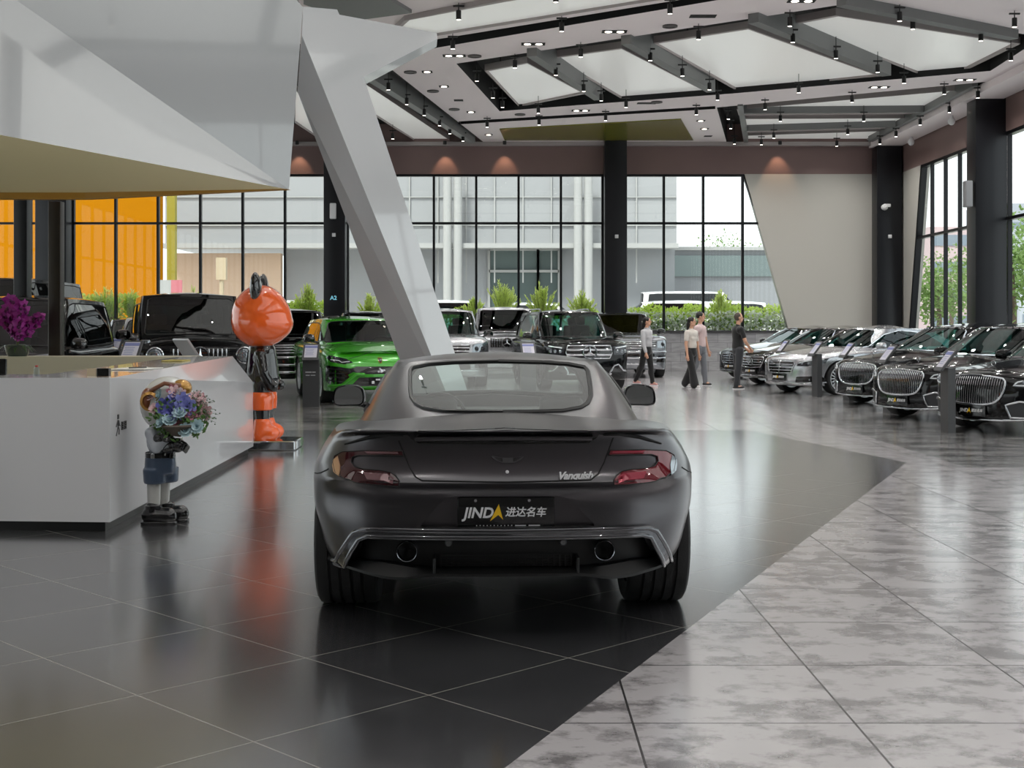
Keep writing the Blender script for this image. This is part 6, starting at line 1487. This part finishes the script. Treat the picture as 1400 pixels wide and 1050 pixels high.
# ---------------------------------------------------------------- planting and what lies beyond the glass
def leaf_mat(name, c, v=.45):
    m = mat(name, c, .55, var=v, vscale=5)
    nt = m.node_tree; b = nt.nodes['Principled BSDF']; tr = nt.nodes.new('ShaderNodeBsdfTranslucent'); tr.inputs[0].default_value = lin(c); mx = nt.nodes.new('ShaderNodeMixShader'); mx.inputs[0].default_value = .45
    out = nt.nodes['Material Output']; nt.links.new(b.outputs[0], mx.inputs[1]); nt.links.new(tr.outputs[0], mx.inputs[2]); nt.links.new(mx.outputs[0], out.inputs[0]); return m
def leaf(b, c, d, L, w, rnd, m=0):
    d = d.normalized(); s = d.cross(Vector((rnd.uniform(-1, 1), rnd.uniform(-1, 1), 1)))
    s = s.normalized()*w if s.length > 1e-3 else d.orthogonal()*w; up = d.cross(s).normalized()*L*.12
    b.add([c, c+d*L*.45+s+up, c+d*L, c+d*L*.45-s+up, c+d*L*.5], [(0, 1, 4), (1, 2, 4), (2, 3, 4), (3, 0, 4)], m)
def frond_shrub(px, py_top, w, label, seed, base=1.24, y=None):
    rnd = random.Random(seed); y = y or BY+.75; c = at(px, py_top, y); H = max(.3, c.z-base); b = MB(); st = MB()
    for i in range(34):
        a = rnd.uniform(0, 2*math.pi); tilt = rnd.uniform(.05, .95); L = H*rnd.uniform(.75, 1.05); pts = []
        for q in [k/7 for k in range(8)]: pts.append(Vector((math.cos(a)*w*tilt*q**1.2, math.sin(a)*.28*tilt*q, L*(q*(1.05-.35*tilt*q)))))
        st.tube(pts, .006, 4, cap=False)
        for k in range(2, 8):
            for sg in (-1, 1):
                for j in range(3):
                    p = pts[k].lerp(pts[k-1], j/3); d = (pts[k]-pts[k-1]).normalized()+Vector((-math.sin(a)*sg, math.cos(a)*sg*.6, rnd.uniform(-.3, .5)))*.9; leaf(b, p, d, rnd.uniform(.09, .16), .022, rnd)
    t = thing('shrub', label, 'shrub', (c.x, y, base), 0, 'shrubs behind the glass'); st.build('stems', mat('shrub stem', '#6a7438', .7), t); b.build('foliage', leaf_mat('fresh leaf', '#e4f58c'), t)
def hedge(x0, x1, z0, z1, y0, y1, n, name, label, m, seed, size=(.07, .13)):
    rnd = random.Random(seed); b = MB()
    for i in range(n):
        x = rnd.uniform(x0, x1); zt = z1-.16*abs(math.sin(x*2.3+seed))-.08*abs(math.sin(x*7.1)); z = z0+(zt-z0)*rnd.random()**.6; p = Vector((x, rnd.uniform(y0, y1), z)); d = Vector((rnd.uniform(-1, 1), rnd.uniform(-1.2, .6), rnd.uniform(-.2, 1.1))); leaf(b, p, d, rnd.uniform(*size), rnd.uniform(.025, .04), rnd)
    return tag(b.build(name, m), label, name, kind='stuff')
def outside():
    g = MB(); g.box((0, BY+80.3, -.1), (400, 160, .2)); structure(g.build('ground_back', mat('asphalt', '#d0cecb', .8, var=.1, vscale=.4)))
    g = MB(); g.box((XR+90.4, 16, -.1), (180, 52, .2)); structure(g.build('ground_right', mat('asphalt', '#d0cecb', .8, var=.1, vscale=.4)))
    g = MB(); g.box(((XL+bx(1090))/2, BY+1.05, .6), (bx(1090)-XL, 1.5, 1.2)); structure(g.build('planter_bed', mat('planter soil', '#5a5148', .9)))
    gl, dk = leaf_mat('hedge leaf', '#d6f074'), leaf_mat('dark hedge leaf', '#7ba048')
    y0, y1 = BY+.45, BY+1.2
    hedge(bx(858), bx(1081), 1.22, bz(413), y0, y1, 4200, 'hedge', 'green hedge behind the glass to the right of the black column', gl, 2)
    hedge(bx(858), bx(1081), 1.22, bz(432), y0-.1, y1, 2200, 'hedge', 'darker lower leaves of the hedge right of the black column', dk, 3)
    hedge(bx(100), bx(192), 1.22, bz(399), y0, y1, 2800, 'hedge', 'green hedge behind the glass in front of the orange wall', gl, 4)
    hedge(bx(100), bx(165), 1.22, bz(432), y0-.1, y1, 900, 'hedge', 'yellow and rust coloured low leaves under the left hedge', leaf_mat('rust leaf', '#a8822c'), 5)
    hedge(bx(388), bx(447), 1.22, bz(404), y0, y1, 1300, 'hedge', 'green hedge behind the glass above the green car', gl, 6)
    hedge(bx(478), bx(824), 1.22, bz(418), y0, y1, 3600, 'hedge', 'low green hedge behind the glass right of the slanted pillar', gl, 7)
    hedge(bx(240), bx(388), 1.22, bz(407), y0, y1, 1600, 'hedge', 'loose pale green hedge behind the black boxy off-roader', gl, 8)
    rnd = random.Random(9); f = MB()
    for i in range(800):
        p = Vector((rnd.uniform(bx(860), bx(1078)), y0-.06+rnd.uniform(-.06, .1), rnd.uniform(bz(455), bz(426))))
        for k in range(4): leaf(f, p, Vector((rnd.uniform(-1, 1), -.6, rnd.uniform(-1, 1))), .085, .04, rnd)
    tag(f.build('flowers', leaf_mat('white blossom', '#f4f4ee', .05)), 'small white flowers along the foot of the right hedge', 'flowers', kind='stuff')
    for a in ((687, 384, .62, 'tall pale green fern-like shrub behind the glass left of the centre', 1), (741, 390, .6, 'pale green shrub behind the glass, middle of three', 2), (795, 400, .62, 'pale green shrub behind the glass nearest the black column', 3), (648, 408, .4, 'low pale green shrub just right of the slanted pillar', 4),
              (146, 394, .75, 'pale green shrub in front of the orange wall', 5), (182, 398, .5, 'smaller pale green shrub in front of the orange wall', 6), (420, 392, .55, 'pale green shrub behind the glass beside the A2 column', 7), (505, 402, .4, 'pale green shrub behind the glass right of the A2 column', 8), (985, 402, .5, 'pale green shrub rising from the right hedge', 9), (265, 398, .4, 'pale green shrub behind the black boxy off-roader roof', 10)): frond_shrub(*a)
    # facing building
    def ox(px, d): return (px-PX)*d/FOC
    def oz(py, d): return EYE+(PY-py)*d/FOC
    D = 62.; up = mat('pale facade', '#979899', .5, var=.05, vscale=.3); lowm = mat('grey shop front', '#9c9ea1', .35, .1); wh = mat('white render', '#a3a3a1', .6)
    t = thing('facing_building', 'pale grey building across the yard seen through the glass', 'building', (0, D, 0))
    x0, x1 = ox(226, D), ox(925, D); zc = oz(337, D)
    MB().box(((x0+x1)/2, 4, (zc+16)/2), (x1-x0, 8, 16-zc)).build('upper_wall', up, t)
    MB().box(((ox(560, D)+x1)/2, 1.2, zc/2), (x1-ox(560, D), 1., zc)).build('shop_front', lowm, t)
    MB().box((x0+(ox(380, D)-x0)/2, 1.0, oz(345, D)/2), (ox(380, D)-x0, .6, oz(345, D))).build('tan_wall', mat('tan render', '#cdb39c', .7), t)
    MB().box(((ox(380, D)+ox(560, D))/2, 2.0, zc/2), (ox(560, D)-ox(380, D), .6, zc)).build('shop_front', lowm, t)
    MB().box(((x0+x1)/2, -.3, zc), (x1-x0, 1.0, .22)).build('canopy', wh, t)
    for a in (613, 627, 789, 803): MB().lathe([(.20, 0), (.20, 8.9)], (ox(a, D), -.9, 0), n=18).build('round_column', wh, t, 40)
    for a, b_ in ((668, 736), (736, 765)):
        f = MB(); X0, X1, Z0, Z1 = ox(a, D), ox(b_, D), .3, oz(340, D)
        for x in (X0, X1): f.box((x, .6, (Z0+Z1)/2), (.12, .12, Z1-Z0))
        for z in (Z0, oz(370, D), Z1): f.box(((X0+X1)/2, .6, z), (X1-X0, .12, .12))
        fo = f.build('shop_window', wh, t); MB().box(((X0+X1)/2, .68, (Z0+Z1)/2), (X1-X0, .03, Z1-Z0)).build('pane', mat('shop glass', '#6a7675', .08, .3), fo)
    for k in range(9): MB().box((ox(560, D)+1.35*k, -.05, 8.0), (.06, .08, 9)).build('facade_mullion', wh, t)
    for k in range(7): MB().box(((x0+x1)/2, -.05, zc+1.0+1.35*k), (x1-x0, .06, .05)).build('facade_transom', wh, t)
    p = thing('banner', 'yellow banner with pink foot hanging on the facing building', 'banner', (ox(628, D), D-.92, 0)); MB().box((0, 0, (oz(340, D)+oz(384, D))/2), (.30, .05, oz(340, D)-oz(384, D))).build('yellow_cloth', mat('yellow print', '#d3c23a', .6), p); MB().box((0, 0, (oz(384, D)+oz(406, D))/2), (.30, .05, oz(384, D)-oz(406, D))).build('pink_cloth', mat('pink print', '#d4578f', .6), p)
    # orange wall, yellow pier, low buildings, far towers
    d = 54.; o = MB(); o.box(((ox(-60, d)+ox(219, d))/2, d+.2, 4.2), (ox(219, d)-ox(-60, d), .5, 8.4)); tag(o.build('orange_wall', mat('orange cladding', '#a5690c', .95, 0, 0, None, 1., 1.02, var=.04, vscale=.5)), 'tall plain orange wall outside the glass on the left', 'wall')
    o = MB(); o.box((ox(235, 58), 58, 3.7), (.36, .36, 7.4)); tag(o.build('yellow_pier', mat('yellow paint', '#968d2e', .6)), 'slim yellow pier outside, right of the orange wall', 'pier')
    t = thing('street_sign', 'white and pink board at the foot of the yellow pier', 'sign', (ox(234, 52), 52, 0)); MB().box((-.22, 0, 2.9), (.44, .06, .75)).build('white_board', wh, t); MB().box((.22, 0, 2.9), (.44, .06, .75)).build('pink_board', mat('pink board', '#b86a72', .6), t); MB().tube([(0, .04, 0), (0, .04, 2.6)], .04, 8).build('post', wh, t)
    t = thing('street_cabinet', 'beige box on a post before the tan wall', 'cabinet', (ox(303, 56), 56, 0)); MB().box((0, 0, 3.9), (.42, .3, .95)).build('box', mat('beige metal', '#b7a78c', .5), t); MB().tube([(0, 0, 0), (0, 0, 3.5)], .1, 8).build('post', mat('beige metal', '#b7a78c', .5), t)
    t = thing('low_building', 'low grey building beyond the right hedge', 'building', (ox(1000, 75), 75, 0)); MB().box((0, 2, 2.9), (9.5, 4, 5.8)).build('wall', mat('grey render', '#85878a', .6), t); MB().box((0, -.1, 4.9), (8.5, .1, 1.2)).build('window_band', mat('shop glass', '#6a7675', .08, .3), t); MB().box((0, 2, 5.9), (10, 4.4, .2)).build('roof', wh, t)
    for px, d, w, h, c, lb in ((1305, 150, 9, 12.5, '#b7a3a3', 'pinkish tower block seen through the right window'), (1386, 170, 9, 17, '#9a9ea5', 'tall grey tower block at the right edge'), (1280, 190, 8, 13, '#a9b0b4', 'pale tower block seen low in the right window'), (1408, 132, 6, 11, '#a3a7ad', 'nearer grey tower block at the right edge')):
        x = ox(px, d); t = thing('tower_block', lb, 'building', (x, d, 0), 0, 'distant tower blocks'); MB().box((0, 0, h/2), (w, 10, h)).build('wall', mat('tower '+c, c, .7), t); f = MB()
        for k in range(int(h/3)): f.box((0, -5.05, 2+3*k), (w*.9, .1, 1.2))
        f.build('window_band', mat('far glass', '#75808a', .3), t)
    rnd = random.Random(21)
    def tree(x, y, h, r, label, c='#6f8a4a'):
        t = thing('tree', label, 'tree', (x, y, 0), 0, 'trees outside'); MB().tube([(0, 0, 0), (.05, 0, h*.4), (0, .05, h*.75)], [.16, .12, .05], 8).build('trunk', mat('bark', '#5a4c40', .9), t, 60); b = MB()
        for i in range(1300):
            a, e = rnd.uniform(0, 2*math.pi), math.asin(rnd.uniform(-1, 1)); q = r*(rnd.random()**.35)*(1+.25*math.sin(3*a+e*4)); p = Vector((q*math.cos(a)*math.cos(e), q*math.sin(a)*math.cos(e), h*.66+q*.85*math.sin(e))); leaf(b, p, Vector((rnd.uniform(-1, 1), rnd.uniform(-1, 1), rnd.uniform(-.5, 1))), rnd.uniform(.16, .30), .07, rnd)
        b.build('foliage', leaf_mat('tree leaf '+c, c), t)
    for px, d, h, r, lb in ((1283, 60, 4.2, 1.5, 'small round tree outside the slanted right window'), (1300, 75, 6.0, 2.2, 'leafy tree farther outside the slanted right window'), (1384, 46, 5.0, 1.7, 'leafy tree outside the right-hand window, by the column'), (1404, 56, 7.0, 2.4, 'tall leafy tree outside at the right edge'), (988, 90, 8.6, 2.3, 'dark tree over the low building beyond the right hedge'), (1035, 95, 8.4, 2.0, 'dark tree right over the low building')): tree(ox(px, d), d, h, r, lb)
    # parked cars in the yard
    for px, d, ks, pt, hd, lb in ((640, 49.6, K_LC, P_WHITE, (1, .05), 'white car parked outside, just right of the slanted pillar'), (752, 55, K_LC, P_WHITE, (1, .0), 'white car parked outside behind the pale green shrubs'), (893, 50, K_RR, P_WHITE, (-1, .05), 'white car parked outside, right of the black column'), (955, 60, K_VAN, P_WHITE, (1, .0), 'white van parked outside behind the right hedge'), (1030, 52, K_LC, P_WHITE, (1, .05), 'white car parked outside at the end of the right hedge'), (425, 50, K_LC, P_WHITE, (1, .0), 'white car parked outside, above the hedge by the A2 column')):
        p = at(px, 400, d); p.z = .55; h = Vector((hd[0], hd[1], 0)).normalized()
        build_car('car', lb, 'car', ks[0], ks[1], pt, p, math.atan2(-h.x, h.y), G_DARK, group='cars parked outside')
    g = MB(); g.box((0, 57, .275), (60, 17, .55)); structure(g.build('ground_terrace', mat('terrace paving', '#d8d6d2', .8)))
EXPOSURE = .12
w = bpy.data.worlds.new('sky'); SC.world = w; w.use_nodes = True
nt = w.node_tree; bg = nt.nodes['Background']; n = NT(nt)
tc = nt.nodes.new('ShaderNodeTexCoord'); z = n.xyz(tc.outputs['Generated'])[2]
cl = n.ramp(n.noise(tc.outputs['Generated'], 2.2, 5.), .35, .7)
nt.links.new(n.mix(n.ramp(z, -.05, .6), n.mix(cl, lin('#f1f2f3'), lin('#fbfbfb')), n.mix(cl, lin('#cdd6df'), lin('#f2f4f6'))), bg.inputs[0]); bg.inputs[1].default_value = 2.0
hall(); ceiling(); shell_and_pillar(); desk(); desk_items(); statue_boy(); statue_bear(); orchid(); info_stands(); wall_devices()
build_coupe(); shop_cars(); people(); outside()

sl = bpy.data.lights.new('added_sun', 'SUN'); sl.energy = 5.5; sl.angle = R_(12); sl.color = (1, .97, .93); so = bpy.data.objects.new('added_sun', sl); COL.objects.link(so); so.location = (-20, -20, 40)  # added under an overcast sky so bright ground bounces light into the hall
so.rotation_euler = (R_(32), 0, R_(-28))
# ---------------------------------------------------------------- camera and picture settings
cam = bpy.data.cameras.new('camera'); co = bpy.data.objects.new('camera', cam); COL.objects.link(co)
co.location = (0, 0, EYE); co.rotation_euler = (math.pi/2, 0, 0)
cam.sensor_fit = 'HORIZONTAL'; cam.sensor_width = 36.; cam.lens = FOC*36/1400
cam.shift_y = -(525-PY)/1400; cam.clip_end = 400; cam.clip_start = .05
SC.camera = co
vs = SC.view_settings; vs.view_transform = 'Standard'; vs.look = 'None'; vs.gamma = 1.; vs.exposure = EXPOSURE; vs.use_curve_mapping = False
SC.display_settings.display_device = 'sRGB'
SC.cycles.use_denoising = True; SC.cycles.max_bounces = 10; SC.cycles.transparent_max_bounces = 24; SC.cycles.glossy_bounces = 6; SC.cycles.diffuse_bounces = 6
SC.cycles.caustics_reflective = True; SC.cycles.caustics_refractive = False; SC.cycles.sample_clamp_indirect = 6.
